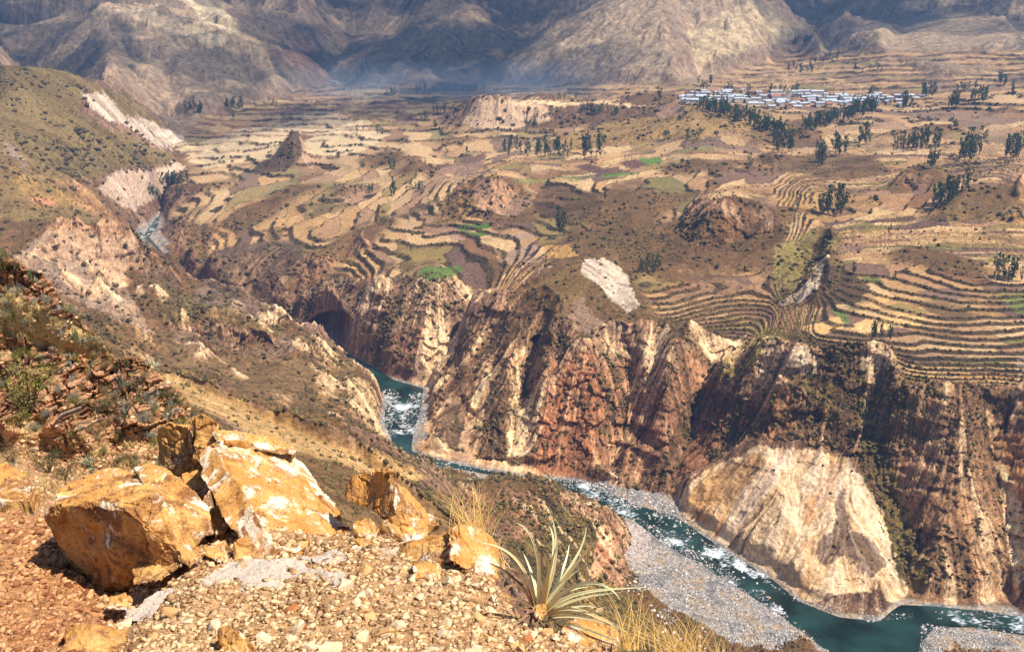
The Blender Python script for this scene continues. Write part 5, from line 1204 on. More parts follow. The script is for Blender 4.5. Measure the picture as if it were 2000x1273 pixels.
def boulder(name, points, mat, label, vox=.016, amp=.03, steps=.02, seed=0, cat='boulder', back=None, group=None, parent=None, org=None):
    bm = bmesh.new()
    P3 = [ptd(*p) for p in points] + [ptd(*p) for p in (back or [])]
    c0 = np.mean(P3, axis=0) if org is None else org
    for p in P3: bm.verts.new((p - c0) * 1.07)
    bmesh.ops.convex_hull(bm, input=bm.verts); bmesh.ops.delete(bm, geom=[v for v in bm.verts if not v.link_faces], context='VERTS')
    me = bpy.data.meshes.new(name); bm.to_mesh(me); bm.free()
    o = bpy.data.objects.new(name, me); COL.objects.link(o)
    md_ = o.modifiers.new('r', 'REMESH'); md_.mode = 'VOXEL'; md_.voxel_size = vox
    dg = bpy.context.evaluated_depsgraph_get(); ev = o.evaluated_get(dg); m2_ = bpy.data.meshes.new_from_object(ev); o.modifiers.clear(); o.data = m2_; bpy.data.meshes.remove(me); m2_.name = name
    n = len(m2_.vertices); co = np.empty(n * 3, np.float32); m2_.vertices.foreach_get('co', co); co = co.reshape(-1, 3); no = np.empty(n * 3, np.float32); m2_.vertices.foreach_get('normal', no); no = no.reshape(-1, 3)
    q = co + seed * 3.1
    d = n3(q, .42, 4, 3) * amp * 1.6
    rgc = np.random.default_rng(seed + 500); ext = np.ptp(co, axis=0).max()
    if (co * no).sum(1).mean() < 0: no = -no
    orig = co.copy()
    for _c in range(int(24 + 30 * ext)):                                # chips knocked off: flat fresh faces
        v0 = rgc.integers(0, n); nn = no[v0] + rgc.normal(0, .28, 3); nn = nn / np.linalg.norm(nn); cut = ext * rgc.uniform(.006, .028)
        hh_ = co[v0] @ nn - cut * .5; near = (((co - co[v0]) ** 2).sum(1) < (ext * .22) ** 2) & ((no @ nn) > .3)
        ex = np.maximum(0, co @ nn - hh_) * near; ex = np.minimum(ex, cut); co = co - ex[:, None].astype(np.float32) * nn[None].astype(np.float32)
    mv_ = co - orig; ml = np.linalg.norm(mv_, axis=1); lim = .045 * ext; co = orig + mv_ * (np.minimum(ml, lim) / (ml + 1e-9))[:, None]
    e_ = np.empty(len(m2_.edges) * 2, np.int32); m2_.edges.foreach_get('vertices', e_); e_ = e_.reshape(-1, 2); dg_ = np.bincount(e_.ravel(), minlength=n)[:, None]
    for _s in range(2):
        ac = np.zeros_like(co); np.add.at(ac, e_[:, 0], co[e_[:, 1]]); np.add.at(ac, e_[:, 1], co[e_[:, 0]]); co = (.4 * co + .6 * ac / np.maximum(dg_, 1)).astype(np.float32)
    q = co + seed * 3.1
    st_ = n3(q, .30, 3, 13); d += (np.floor(st_ * 7) / 7 - st_ * .3) * steps * 2.2            # broken ledges where flakes came off
    cra = np.abs(n3(q, .5, 3, 23)); d -= (1 - sstep(0, .035, cra)) * .028
    d += n3(q, .06, 4, 33, .65) * .016; d -= (1 - sstep(0, .03, np.abs(n3(q, .21, 3, 43)))) * .010
    co = co + no * d[:, None]; m2_.vertices.foreach_set('co', co.ravel()); m2_.materials.clear(); m2_.materials.append(RM[mat]); m2_.polygons.foreach_set('use_smooth', np.zeros(len(m2_.polygons), bool)); m2_.update()
    o.location = tuple(c0)
    if parent is None: o['label'] = label; o['category'] = cat
    if group: o['group'] = group
    return o
boulder('boulder', [(97, 985, 8.1), (100, 1045, 8.1), (118, 1095, 8.1), (200, 1166, 7.8), (280, 1140, 7.5), (352, 1096, 7.25), (235, 1000, 7.35), (160, 975, 7.7), (300, 960, 7.6), (405, 1035, 7.9), (398, 985, 8.4), (350, 925, 8.9), (250, 918, 9.1), (140, 938, 9.0)], 'ochre',
        'huge cracked brown boulder with a dark overhanging front above the gully', seed=1, amp=.035, steps=.03, back=[(150, 1100, 9.2), (390, 1060, 8.6), (300, 1120, 8.2)])
boulder('boulder', [(388, 868, 9.15), (430, 838, 9.5), (522, 850, 10.0), (582, 884, 10.0), (622, 935, 9.7), (665, 985, 9.3), (690, 1038, 8.9), (680, 1068, 8.4), (585, 1098, 7.7), (520, 1092, 7.5), (452, 985, 8.1), (420, 930, 8.6)], 'gold',
        'largest boulder, a tall golden slab with white quartz stains leaning to the right', seed=2, amp=.03, steps=.026, back=[(400, 880, 9.6), (420, 960, 9.2), (500, 1080, 8.2), (560, 900, 10.8), (680, 1050, 9.6)])
boulder('boulder', [(372, 815, 9.75), (400, 811, 9.75), (428, 830, 9.8), (400, 850, 9.7), (398, 920, 9.6), (378, 925, 9.7), (376, 870, 9.6)], 'ochre', 'narrow upright golden block rising behind the largest boulder', vox=.013, amp=.015, steps=.012, seed=3, back=[(372, 815, 10.2), (425, 832, 10.3), (385, 925, 10.1), (420, 930, 10.2)])
boulder('boulder', [(308, 834, 10.0), (325, 826, 10.0), (366, 832, 9.9), (374, 868, 9.8), (388, 938, 9.8), (365, 938, 9.9), (322, 912, 10.0), (308, 898, 10.1)], 'brown', 'dark brown square block left of the upright golden block', vox=.013, amp=.018, steps=.015, seed=4, back=[(312, 836, 10.7), (372, 834, 10.7), (385, 938, 10.6), (315, 900, 10.7)])
boulder('boulder', [(418, 845, 9.7), (470, 836, 9.9), (530, 842, 10.1), (532, 856, 10.1), (580, 872, 10.2), (575, 888, 10.0), (430, 862, 9.5)], 'gold', 'flat pale capping rock along the top of the largest boulder', vox=.013, amp=.012, steps=.014, seed=5, back=[(430, 850, 10.2), (575, 885, 10.7)])
boulder('boulder', [(668, 968, 9.2), (700, 925, 9.1), (740, 907, 8.9), (768, 912, 8.6), (775, 962, 8.4), (780, 1012, 8.3), (745, 1012, 8.4), (692, 988, 8.8), (802, 945, 9.0), (840, 988, 9.2), (858, 1032, 9.0), (820, 1045, 8.5)], 'ochre',
        'pointed boulder with a rusty dark left face and a bright right face', seed=6, amp=.025, steps=.02, back=[(700, 960, 10), (840, 1030, 9.8)])
boulder('boulder', [(736, 1046, 8.2), (752, 1012, 8.2), (790, 1000, 8.2), (834, 1012, 8.3), (836, 1046, 8.2), (800, 1062, 8.0)], 'gold', 'small bright golden rock resting against the foot of the pointed boulder', vox=.012, amp=.015, steps=.012, seed=7, back=[(760, 1040, 8.7), (820, 1040, 8.7)])
boulder('boulder', [(748, 1074, 7.6), (800, 1046, 7.6), (835, 1036, 7.6), (880, 1028, 7.5), (890, 1060, 7.2), (880, 1096, 7.0), (800, 1102, 7.2), (760, 1096, 7.4)], 'ochre', 'brown banded rock left of the brightest rock at the ledge edge', vox=.013, amp=.02, steps=.016, seed=8, back=[(780, 1070, 8.1), (880, 1050, 8.1)])
boulder('boulder', [(870, 1034, 7.5), (900, 1024, 7.4), (945, 1030, 7.5), (970, 1056, 7.5), (981, 1108, 7.3), (972, 1140, 7.1), (935, 1128, 6.9), (880, 1092, 6.9)], 'gold', 'brightest yellow rock at the edge of the ledge beside the spiky plant', vox=.013, amp=.025, steps=.024, seed=9, back=[(900, 1060, 8.0), (965, 1090, 7.9)])
boulder('boulder', [(890, 1118, 6.9), (960, 1140, 6.9), (1000, 1165, 6.8), (985, 1195, 6.4), (930, 1185, 6.4), (880, 1150, 6.6)], 'gold', 'low pale crumbly rock in front of the brightest yellow rock', vox=.012, amp=.02, steps=.02, seed=10, back=[(900, 1170, 7.1), (980, 1180, 7.1)])
boulder('rock_slab', [(382, 1180, 6.3), (398, 1130, 6.75), (450, 1098, 7.1), (580, 1092, 7.15), (672, 1120, 6.75), (655, 1150, 6.5), (590, 1180, 6.2), (480, 1206, 6.0), (390, 1210, 6.05)], 'grey', 'broad flat grey slab lying on the rubble in front of the boulders', vox=.013, amp=.012, steps=.010, seed=11, cat='rock slab', back=[(400, 1216, 6.3), (640, 1165, 6.8)])
boulder('rock_slab', [(585, 1086, 7.4), (640, 1068, 7.6), (758, 1066, 7.6), (782, 1106, 7.1), (740, 1122, 6.95), (680, 1118, 7.0)], 'grey', 'pale tilted slab between the grey slab and the golden rocks', vox=.012, amp=.014, steps=.014, seed=12, cat='rock slab', back=[(640, 1110, 7.6), (760, 1120, 7.5)])
boulder('rock_slab', [(248, 1190, 6.5), (300, 1158, 6.8), (385, 1136, 6.95), (382, 1182, 6.4), (330, 1208, 6.2), (250, 1212, 6.3)], 'grey', 'small pale slab below the cracked brown boulder', vox=.012, amp=.014, steps=.014, seed=13, cat='rock slab', back=[(280, 1212, 6.7), (370, 1190, 6.9)])
boulder('rock', [(125, 1216, 5.4), (180, 1218, 5.3), (256, 1226, 5.4), (242, 1262, 5.1), (200, 1290, 4.95), (118, 1290, 5.0)], 'ochre', 'ochre rock with a dark front cut by the bottom left edge', vox=.010, amp=.015, steps=.014, seed=14, cat='rock', back=[(140, 1240, 5.7), (240, 1250, 5.7)])
boulder('rock', [(424, 1228, 5.1), (452, 1217, 5.1), (470, 1232, 4.95), (502, 1268, 4.95), (490, 1290, 4.85), (426, 1290, 4.85)], 'brown', 'small wedge-shaped rock at the bottom of the rubble', vox=.009, amp=.010, steps=.010, seed=15, cat='rock', back=[(440, 1250, 5.4), (490, 1280, 5.3)])
boulder('rock', [(456, 1056, 7.6), (482, 1038, 7.7), (514, 1086, 7.4), (502, 1106, 7.3), (458, 1104, 7.3)], 'ochre', 'small upright rock wedged under the largest boulder', vox=.010, amp=.012, steps=.010, seed=16, cat='rock', back=[(465, 1080, 7.9), (505, 1095, 7.8)])
boulder('rock', [(396, 1066, 7.6), (440, 1052, 7.7), (446, 1090, 7.4), (424, 1098, 7.3), (408, 1090, 7.4)], 'gold', 'pale block in the cleft between the two big boulders', vox=.010, amp=.012, steps=.010, seed=17, cat='rock', back=[(405, 1085, 8.0), (440, 1085, 8.0)])
boulder('rock', [(262, 912, 8.9), (300, 903, 8.9), (336, 912, 8.8), (358, 945, 8.5), (352, 978, 8.2), (300, 965, 8.2), (275, 940, 8.5)], 'gold', 'curved flaking rock on top of the cracked brown boulder', vox=.011, amp=.018, steps=.018, seed=18, cat='rock', back=[(290, 930, 9.3), (350, 950, 9.3)])
boulder('rock', [(112, 958, 8.9), (150, 938, 9.0), (205, 926, 9.1), (245, 938, 8.9), (225, 960, 8.6), (150, 972, 8.5)], 'ochre', 'thin layered rock on the left end of the cracked brown boulder', vox=.011, amp=.018, steps=.02, seed=19, cat='rock', back=[(140, 955, 9.5), (230, 945, 9.4)])
boulder('rock', [(205, 965, 8.4), (240, 948, 8.6), (285, 958, 8.3), (280, 985, 7.9), (225, 990, 7.9)], 'gold', 'pale angular rock at the centre of the cracked brown boulder top', vox=.010, amp=.014, steps=.014, seed=20, cat='rock', back=[(220, 975, 8.8), (275, 970, 8.8)])
boulder('rock', [(-40, 900, 14.5), (20, 892, 14.8), (60, 915, 14.5), (84, 955, 13.8), (70, 990, 13.4), (-30, 990, 13.4)], 'brown', 'rusty red rock at the left edge above the gravel slope', vox=.014, amp=.03, steps=.03, seed=21, cat='rock', back=[(0, 940, 15.8), (60, 950, 15.4)])
boulder('rock', [(262, 1095, 7.6), (330, 1080, 7.6), (352, 1102, 7.2), (300, 1132, 7.0), (262, 1140, 7.1)], 'ochre', 'reddish rock half buried at the foot of the cracked brown boulder', vox=.011, amp=.016, steps=.016, seed=22, cat='rock', back=[(280, 1120, 7.9), (350, 1100, 7.9)])
boulder('rock', [(208, 1160, 7.0), (245, 1150, 7.1), (262, 1170, 6.9), (250, 1192, 6.6), (212, 1190, 6.6)], 'gold', 'rounded tan rock in the mouth of the gully', vox=.010, amp=.012, steps=.010, seed=23, cat='rock', back=[(225, 1180, 7.3), (255, 1180, 7.3)])
boulder('rock', [(1120, 1200, 6.0), (1170, 1196, 6.1), (1210, 1228, 5.9), (1200, 1262, 5.5), (1130, 1262, 5.4), (1100, 1230, 5.6)], 'gold', 'bright crumbling rock under the leaves of the spiky plant', vox=.011, amp=.022, steps=.02, seed=24, cat='rock', back=[(1130, 1240, 6.2), (1200, 1240, 6.2)])
boulder('rock', [(1046, 1180, 5.75), (1062, 1174, 5.75), (1068, 1196, 5.65), (1058, 1212, 5.6), (1044, 1204, 5.65)], 'gold', 'small orange stone at the heart of the spiky plant', vox=.007, amp=.006, steps=.005, seed=25, cat='rock', back=[(1050, 1195, 5.9), (1066, 1190, 5.9)])
FILL = [([(392, 1000, 8.5), (430, 985, 8.6), (452, 1010, 8.4), (440, 1040, 8.1), (400, 1045, 8.1)], 'ochre', 'tan rock wedged high in the cleft between the two big boulders'), ([(352, 925, 9.4), (390, 915, 9.5), (412, 945, 9.2), (395, 975, 8.9), (355, 965, 9.0)], 'brown', 'brown rock lying under the narrow upright block'), ([(688, 1010, 8.4), (722, 1000, 8.5), (745, 1030, 8.2), (728, 1058, 7.9), (692, 1050, 8.0)], 'gold', 'pale rock between the largest boulder and the pointed boulder'), ([(690, 1055, 7.8), (715, 1045, 7.9), (742, 1060, 7.7), (735, 1080, 7.5), (700, 1082, 7.5)], 'ochre', 'small brown rock below the pale rock beside the largest boulder'),
 ([(160, 930, 9.2), (205, 912, 9.3), (262, 918, 9.2), (255, 940, 9.0), (190, 950, 9.0)], 'gold', 'flat flake stacked on the back of the cracked brown boulder'), ([(300, 985, 8.0), (350, 978, 8.1), (372, 1005, 7.9), (350, 1030, 7.7), (310, 1020, 7.7)], 'gold', 'white-stained slab on the right shoulder of the cracked brown boulder'), ([(345, 1060, 7.5), (388, 1050, 7.6), (400, 1085, 7.3), (372, 1105, 7.1), (346, 1092, 7.2)], 'ochre', 'ochre rock leaning on the right foot of the cracked brown boulder'), ([(560, 1075, 7.7), (600, 1066, 7.8), (622, 1090, 7.5), (600, 1104, 7.3), (565, 1100, 7.4)], 'ochre', 'small ochre rock at the front foot of the largest boulder'),
 ([(800, 1098, 6.9), (840, 1090, 7.0), (870, 1108, 6.8), (850, 1128, 6.6), (808, 1124, 6.6)], 'gold', 'small golden rock in front of the brown banded rock'), ([(845, 1150, 6.3), (880, 1140, 6.4), (902, 1162, 6.2), (880, 1184, 6.0), (848, 1176, 6.0)], 'ochre', 'ochre rock on the open rubble left of the spiky plant')]
for k_, (pp, mt_, lb_) in enumerate(FILL): boulder('rock', pp, mt_, lb_, vox=.011, amp=.016, steps=.014, seed=40 + k_, cat='rock', back=[(np.mean([q[0] for q in pp]) - 12, np.mean([q[1] for q in pp]) + 8, pp[0][2] + .35), (np.mean([q[0] for q in pp]) + 14, np.mean([q[1] for q in pp]) + 8, pp[0][2] + .3)])
# ---------------------------------------------------------------- loose stones
def stone_proto(seed):
    rg = random.Random(seed); bm = bmesh.new()
    for k in range(11):
        d = Vector((rg.gauss(0, 1), rg.gauss(0, 1), rg.gauss(0, 1))).normalized(); bm.verts.new((d.x * rg.uniform(.7, 1.1), d.y * rg.uniform(.6, 1.0), d.z * rg.uniform(.4, .7)))
    bmesh.ops.convex_hull(bm, input=bm.verts); bmesh.ops.delete(bm, geom=[v for v in bm.verts if not v.link_faces], context='VERTS'); bmesh.ops.triangulate(bm, faces=bm.faces)
    bmesh.ops.recalc_face_normals(bm, faces=bm.faces); return bm
def arr(bm):
    bm.verts.index_update(); return np.array([v.co[:] for v in bm.verts], np.float32), np.array([[v.index for v in f.verts] for f in bm.faces], np.int32)
SPb = [stone_proto(k) for k in range(10)]; SPa = [arr(b) for b in SPb]
smats = [simple_mat('stone_tan', (206, 172, 128), .9, 9, (232, 208, 172), .5, .01), simple_mat('stone_ochre', (190, 134, 76), .9, 9, (218, 176, 122), .5, .01), simple_mat('stone_pale', (208, 184, 152), .9, 9, (186, 164, 136), .5, .01), simple_mat('stone_rust', (150, 88, 48), .9, 9, (186, 124, 74), .5, .01)]
SM = {}
for k, b in enumerate(SPb):
    for j, m in enumerate(smats):
        me = bpy.data.meshes.new('loose_stone'); b.to_mesh(me); me.materials.append(m); SM[(k, j)] = me
LEDGE = "205,1200 130,1100 120,1000 300,955 450,930 620,990 760,1020 860,1035 990,1120 1040,1200 1150,1225 1290,1290 1250,1330 100,1330 140,1240"
LEFTS = "-20,960 120,1000 150,1090 200,1180 215,1230 110,1330 -40,1330"
CLEFT = "350,960 400,930 450,1000 520,1090 440,1110 400,1060 405,1000"
CL2 = "680,1000 760,1010 770,1060 700,1075"
def ledge_pt(px, py):
    p = hit(px, py); return p if p is not None and math.hypot(p[0], p[1]) < 16 else None
def in_poly1(poly, x, y): return bool(inpoly(poly, np.array([x], np.float32), np.array([y], np.float32))[0])
rg = random.Random(99); cnt = 0; tries = 0
while cnt < 296 and tries < 6000:
    tries += 1
    zone = rg.choices([0, 1, 2, 3], [.74, .14, .08, .04])[0]; poly = [LEDGE, LEFTS, CLEFT, CL2][zone]
    x = rg.uniform(-20, 1290); y = rg.uniform(930, 1300)
    if zone == 2: x = rg.uniform(350, 520); y = rg.uniform(930, 1110)
    if zone == 3: x = rg.uniform(680, 780); y = rg.uniform(1000, 1075)
    if not in_poly1(poly, x, y): continue
    p = ledge_pt(x, y)
    if p is None: continue
    s_ = .02 + .062 * rg.random() ** 2.3
    if 380 < x < 670 and 1090 < y < 1210 and rg.random() < .8: continue
    j = rg.choices([0, 1, 2, 3], [.45, .25, .22, .08] if zone != 1 else [.2, .35, .1, .35])[0]
    o = link('loose_stone', SM[(rg.randrange(10), j)], None, ('angular loose stone lying among the gravel of the ledge', 'loose stone on the red gravel slope at the left', 'loose stone in the cleft between the big boulders', 'loose stone in the pocket below the pointed boulder')[zone], 'stone', ('loose stones on the ledge', 'loose stones on the red slope', 'loose stones in the cleft', 'loose stones below the pointed boulder')[zone])
    o.location = (p[0], p[1], p[2] + s_ * .25); o.rotation_euler = (rg.uniform(-.4, .4), rg.uniform(-.4, .4), rg.uniform(0, 6.28)); o.scale = (s_ * rg.uniform(.8, 1.3), s_, s_ * rg.uniform(.7, 1.3)); cnt += 1
gm_ = col_mat('gravel_stone', .9)
wl_ = (R < 16) * (inpoly(LEDGE, GPX, GPY) * 1.0 + inpoly(LEFTS, GPX, GPY) * .8 + inpoly(CLEFT, GPX, GPY) * 1.2 + inpoly(CL2, GPX, GPY))
p, ii = scatter(wl_.astype(np.float32), 27000, 45); nrg = np.random.default_rng(46)
sz = (.0035 + .036 * nrg.random(len(p)) ** 4.6) * np.clip(np.hypot(p[:, 0], p[:, 1]) / 6, .8, 2)
isl = inpoly(LEFTS, GPX, GPY).ravel()[ii]
col = varcol(len(p), (128, 90, 56), (222, 188, 142), 49, .9); cl2 = varcol(len(p), (120, 70, 44), (212, 160, 112), 50); col[isl] = cl2[isl]
merged('gravel', p, sz, gm_, (.6, 1.0), .12, col, SPa, 47)
# ---------------------------------------------------------------- spiky plant
lf_m = simple_mat('bromeliad_leaf', (216, 214, 160), .5, 6, (236, 230, 186), .2, .004); lt_m = simple_mat('bromeliad_leaf_tan', (222, 190, 136), .6, 6, (214, 206, 160), .2, .004); pk_m = simple_mat('bromeliad_leaf_pink', (150, 60, 70), .6, 6, (190, 160, 130)); dr_m = simple_mat('dry_leaf', (150, 118, 86), .85, 12, (98, 74, 56), .4, .004)
def bez(P4, t): a = (1 - t); return P4[0] * a ** 3 + P4[1] * 3 * a * a * t + P4[2] * 3 * a * t * t + P4[3] * t ** 3
def leaf(name, px4, d0, dd, w, mat, parent, org, lab=None):
    P4 = [ptd(x, y, d0 + dd * k) for (x, y), k in zip(px4, (0, .25, .6, 1))]
    V = []; Fs = []; n = 18
    for k in range(n + 1):
        t = k / n; c = bez(P4, t); tg = bez(P4, min(1, t + .02)) - bez(P4, max(0, t - .02)); tg /= np.linalg.norm(tg) + 1e-9
        view = c - np.array([0, 0, H]); view /= np.linalg.norm(view); sd_ = np.cross(tg, view); sd_ /= np.linalg.norm(sd_) + 1e-9; up = np.cross(sd_, tg)
        ww = w * (1 - t) ** .75 * (.75 + .25 * min(1, t * 6)) + .0006
        for q, (s1_, h1) in enumerate(((-1, .35), (-.5, .02), (0, -.16), (.5, .02), (1, .35))): V.append(c + sd_ * ww * s1_ + up * ww * h1 * -1 - org)
        for (s1_, h1) in ((.5, -.10), (0, -.30), (-.5, -.10)): V.append(c + sd_ * ww * s1_ + up * ww * h1 * -1 - org)
    for k in range(n):
        a = k * 8; b = a + 8
        for q in range(8): q2 = (q + 1) % 8; Fs.append((a + q, a + q2, b + q2, b + q))
    Fs.append(tuple(range(n * 8, n * 8 + 8)))
    o = link(name, new_mesh(name, V, Fs, [mat], smooth=True), parent)
    if lab: o['label'] = lab
    return o
org = ptd(1060, 1195, 5.85)
br = link('spiky_plant', None, None, 'large pale green spiky rosette plant at the edge of the ledge', 'plant'); br.location = tuple(org)
LV = [([(1050, 1180), (1058, 1110), (1050, 1035), (1007, 1020)], -.15, 8, 0), ([(1046, 1180), (1032, 1110), (1000, 1062), (934, 1059)], -.05, 8, 1), ([(1062, 1172), (1090, 1095), (1092, 1045), (1075, 1004)], .05, 8.5, 0), ([(1064, 1172), (1082, 1100), (1088, 1040), (1071, 1026)], .15, 7, 0),
      ([(1070, 1178), (1108, 1110), (1142, 1075), (1145, 1029)], .1, 8, 0), ([(1074, 1178), (1112, 1112), (1150, 1068), (1175, 1047)], -.1, 9, 1), ([(1066, 1190), (1112, 1130), (1180, 1120), (1212, 1171)], -.35, 9, 0), ([(1068, 1192), (1120, 1148), (1180, 1152), (1260, 1146)], -.25, 9, 0),
      ([(1072, 1196), (1130, 1158), (1180, 1162), (1220, 1154)], -.2, 6, 0), ([(1070, 1200), (1125, 1165), (1180, 1218), (1262, 1248)], -.45, 9, 1), ([(1072, 1206), (1130, 1195), (1180, 1215), (1220, 1231)], -.4, 7, 0), ([(1072, 1202), (1110, 1192), (1140, 1195), (1176, 1197)], -.3, 5, 0),
      ([(1056, 1165), (1050, 1115), (1058, 1085), (1068, 1052)], -.1, 4.5, 2), ([(1040, 1175), (1025, 1125), (1010, 1108), (987, 1107)], -.2, 6, 2), ([(1058, 1180), (1066, 1130), (1078, 1090), (1090, 1060)], -.1, 8, 1), ([(1062, 1186), (1090, 1140), (1120, 1120), (1132, 1110)], -.05, 7, 0),
      ([(1060, 1190), (1085, 1160), (1110, 1150), (1150, 1145)], 0, 6, 0), ([(1052, 1180), (1045, 1130), (1030, 1095), (1022, 1080)], .25, 7, 0), ([(1066, 1180), (1096, 1130), (1108, 1090), (1112, 1062)], .3, 7, 0), ([(1058, 1196), (1068, 1150), (1072, 1130), (1073, 1118)], -.3, 7, 1),
      ([(1068, 1212), (1120, 1215), (1170, 1240), (1205, 1250)], -.5, 6, 0), ([(1074, 1196), (1130, 1180), (1150, 1182), (1165, 1186)], -.1, 4, 0)]
for pts4, dd, w, kind in LV: leaf('leaf', pts4, 5.85, dd, w * 5.85 / F_ * .66, (lf_m, lt_m, pk_m)[kind], br, org, None if kind != 2 else 'reddish pink leaf')
DV = [([(1040, 1182), (1020, 1128), (985, 1130), (962, 1182)], -.2, 6), ([(1042, 1185), (1010, 1162), (985, 1165), (955, 1182)], -.2, 6), ([(1044, 1178), (1005, 1120), (975, 1108), (954, 1098)], 0, 6), ([(1045, 1200), (1048, 1222), (1053, 1245), (1063, 1260)], -.35, 6), ([(1056, 1212), (1080, 1235), (1100, 1252), (1122, 1272)], -.4, 6),
      ([(1075, 1208), (1120, 1232), (1170, 1250), (1208, 1262)], -.5, 5), ([(1040, 1190), (1015, 1188), (1000, 1182), (985, 1170)], -.2, 6), ([(1044, 1195), (1020, 1205), (1010, 1215), (1000, 1232)], -.3, 5), ([(1072, 1205), (1080, 1220), (1084, 1235), (1078, 1250)], -.4, 6), ([(1046, 1192), (1030, 1210), (1035, 1235), (1045, 1250)], -.3, 5), ([(1078, 1210), (1110, 1230), (1140, 1250), (1160, 1262)], -.4, 5)]
for pts4, dd, w in DV: leaf('dry_leaf', pts4, 5.85, dd, w * 5.85 / F_ * .8, dr_m, br, org)
# ---------------------------------------------------------------- dry grass tufts
gr_m = simple_mat('dry_grass', (232, 184, 96), .8, 20, (244, 212, 142))
def tuft(px, py, d, n, hpx, wpx, label, lean=0, seed=0, cat='grass tuft', base_w=.4):
    rg = random.Random(seed); org = ptd(px, py, d); V = []; Fs = []; k = d / F_
    for q in range(n):
        bx_ = px + rg.gauss(0, wpx * base_w * .5); tipx = px + rg.gauss(0, wpx * .5) + lean * rg.random(); h = hpx * rg.uniform(.45, 1.05); tipy = py - h; dd = rg.uniform(-.2, .2) * d / 7
        P4 = [ptd(bx_, py + 6, d + dd * .3), ptd(bx_ + (tipx - bx_) * .15, py - h * .4, d + dd * .5), ptd(bx_ + (tipx - bx_) * .5, py - h * .8, d + dd * .8), ptd(tipx, tipy, d + dd)]
        o = len(V); w = rg.uniform(.5, 1.1) * k * .9
        for s_ in range(6):
            t = s_ / 5; c = bez(P4, t); ww = w * (1 - t * .75); a = rg.uniform(0, .3)
            V += [c + np.array([-ww, 0, 0]) - org, c + np.array([ww, ww * .5, 0]) - org, c + np.array([0, ww, 0]) - org]
        for s_ in range(5):
            a = o + s_ * 3
            for q2 in range(3): Fs.append((a + q2, a + (q2 + 1) % 3, a + 3 + (q2 + 1) % 3, a + 3 + q2))
    o = link('dry_grass_tuft', new_mesh('dry_grass_tuft', V, Fs, [gr_m]), None, label, cat); o.location = tuple(org)
tuft(925, 1062, 7.7, 80, 120, 95, 'tall golden grass tuft rising behind the brightest yellow rock', 10, 1)
tuft(965, 1105, 7.5, 26, 60, 70, 'short golden grass tuft between the brightest rock and the spiky plant', 30, 2)
tuft(1330, 1300, 5.2, 110, 110, 130, 'wide golden grass tuft at the bottom edge right of the ledge', 20, 3)
tuft(1235, 1262, 5.4, 34, 110, 90, 'thin golden grass tuft below the leaf tips of the spiky plant', 10, 4)
tuft(1215, 1265, 5.5, 20, 60, 60, 'small golden grass tuft left of the thin one', 0, 5)
tuft(1400, 1310, 5.4, 30, 90, 70, 'sparse golden grass tuft at the right end of the ledge grasses', 0, 6)
# ---------------------------------------------------------------- shrubs, agaves and cacti on the rocky hillside
sh_m = [simple_mat('shrub_leaves_olive', (84, 84, 36), .85, 8, (136, 128, 58)), simple_mat('shrub_leaves_dark', (58, 58, 36), .85, 8, (98, 90, 54)), simple_mat('shrub_twigs_dry', (146, 122, 86), .9, 8, (112, 90, 62)), simple_mat('shrub_leaves_grey', (104, 108, 92), .85, 8, (146, 146, 124))]
tw_m = simple_mat('twig_bark', (96, 76, 54), .9)
def shrub_proto(seed, mat):
    rg = random.Random(seed); V = []; Fs = []; tips = []
    for k in range(14):
        a = rg.uniform(0, 6.28); r = rg.uniform(.2, .55); h = rg.uniform(.4, .95); p2 = (r * math.cos(a), r * math.sin(a), h)
        tube(V, Fs, [(0, 0, -.1), (p2[0] * .4, p2[1] * .4, h * .55), p2], [.02, .012, .005], 4); tips.append(Vector(p2)); tips.append(Vector((p2[0] * .6, p2[1] * .6, h * .7)))
    st_ = new_mesh('stems', V, Fs, [tw_m]); V = []; Fs = []
    for tp in tips:
        for q in range(34):
            c = tp + Vector((rg.gauss(0, .11), rg.gauss(0, .11), rg.gauss(0, .10))); n = Vector((rg.gauss(0, 1), rg.gauss(0, 1), abs(rg.gauss(0, 1)))).normalized(); u = n.orthogonal().normalized(); v = n.cross(u); s_ = rg.uniform(.018, .04); o = len(V)
            V += [c - u * s_, c + v * s_ * .5, c + u * s_ * 1.2, c - v * s_ * .5]; Fs.append((o, o + 1, o + 2, o + 3))
    return st_, new_mesh('foliage', V, Fs, [mat])
SHP = [shrub_proto(50 + k, sh_m[k % 4]) for k in range(8)]
sroot = {}
def put(kind, key, parts, loc, size, label, cat, group=None, wid=1.0, rz=None):
    if key not in sroot:
        r = link(kind, None, None, label, cat)
        for nm_, me in parts: link(nm_, me, r)
        sroot[key] = r
    else: r = copy_thing(sroot[key], (0, 0, 0), 0, 1, label)
    r.location = tuple(loc); r.scale = (size * wid, size * wid, size); r.rotation_euler = (0, 0, rg.uniform(0, 6.28) if rz is None else rz); r['label'] = label; r['category'] = cat
    if group: r['group'] = group
    elif 'group' in r.keys(): del r['group']
named = [(62, 800, 95, 0, 'largest yellow-green shrub on the rocky hillside at far left'), (40, 832, 50, 4, 'olive shrub just below the largest one'), (95, 925, 52, 1, 'dark shrub on the dirt above the cracked boulder'), (128, 938, 46, 5, 'dark spiky shrub nearest the cracked boulder'), (225, 935, 34, 4, 'small olive shrub behind the flaking rock'),
         (110, 880, 34, 2, 'dry tan bush left of the small agave'), (215, 812, 44, 1, 'dark shrub in the gap of the red outcrop'), (285, 845, 50, 5, 'dark shrub at the foot of the smooth red cliff'), (255, 765, 30, 3, 'grey shrub on the red outcrop'), (25, 905, 40, 2, 'dry bush above the rusty rock'), (60, 1000, 30, 2, 'small dry bush on the red gravel slope')]
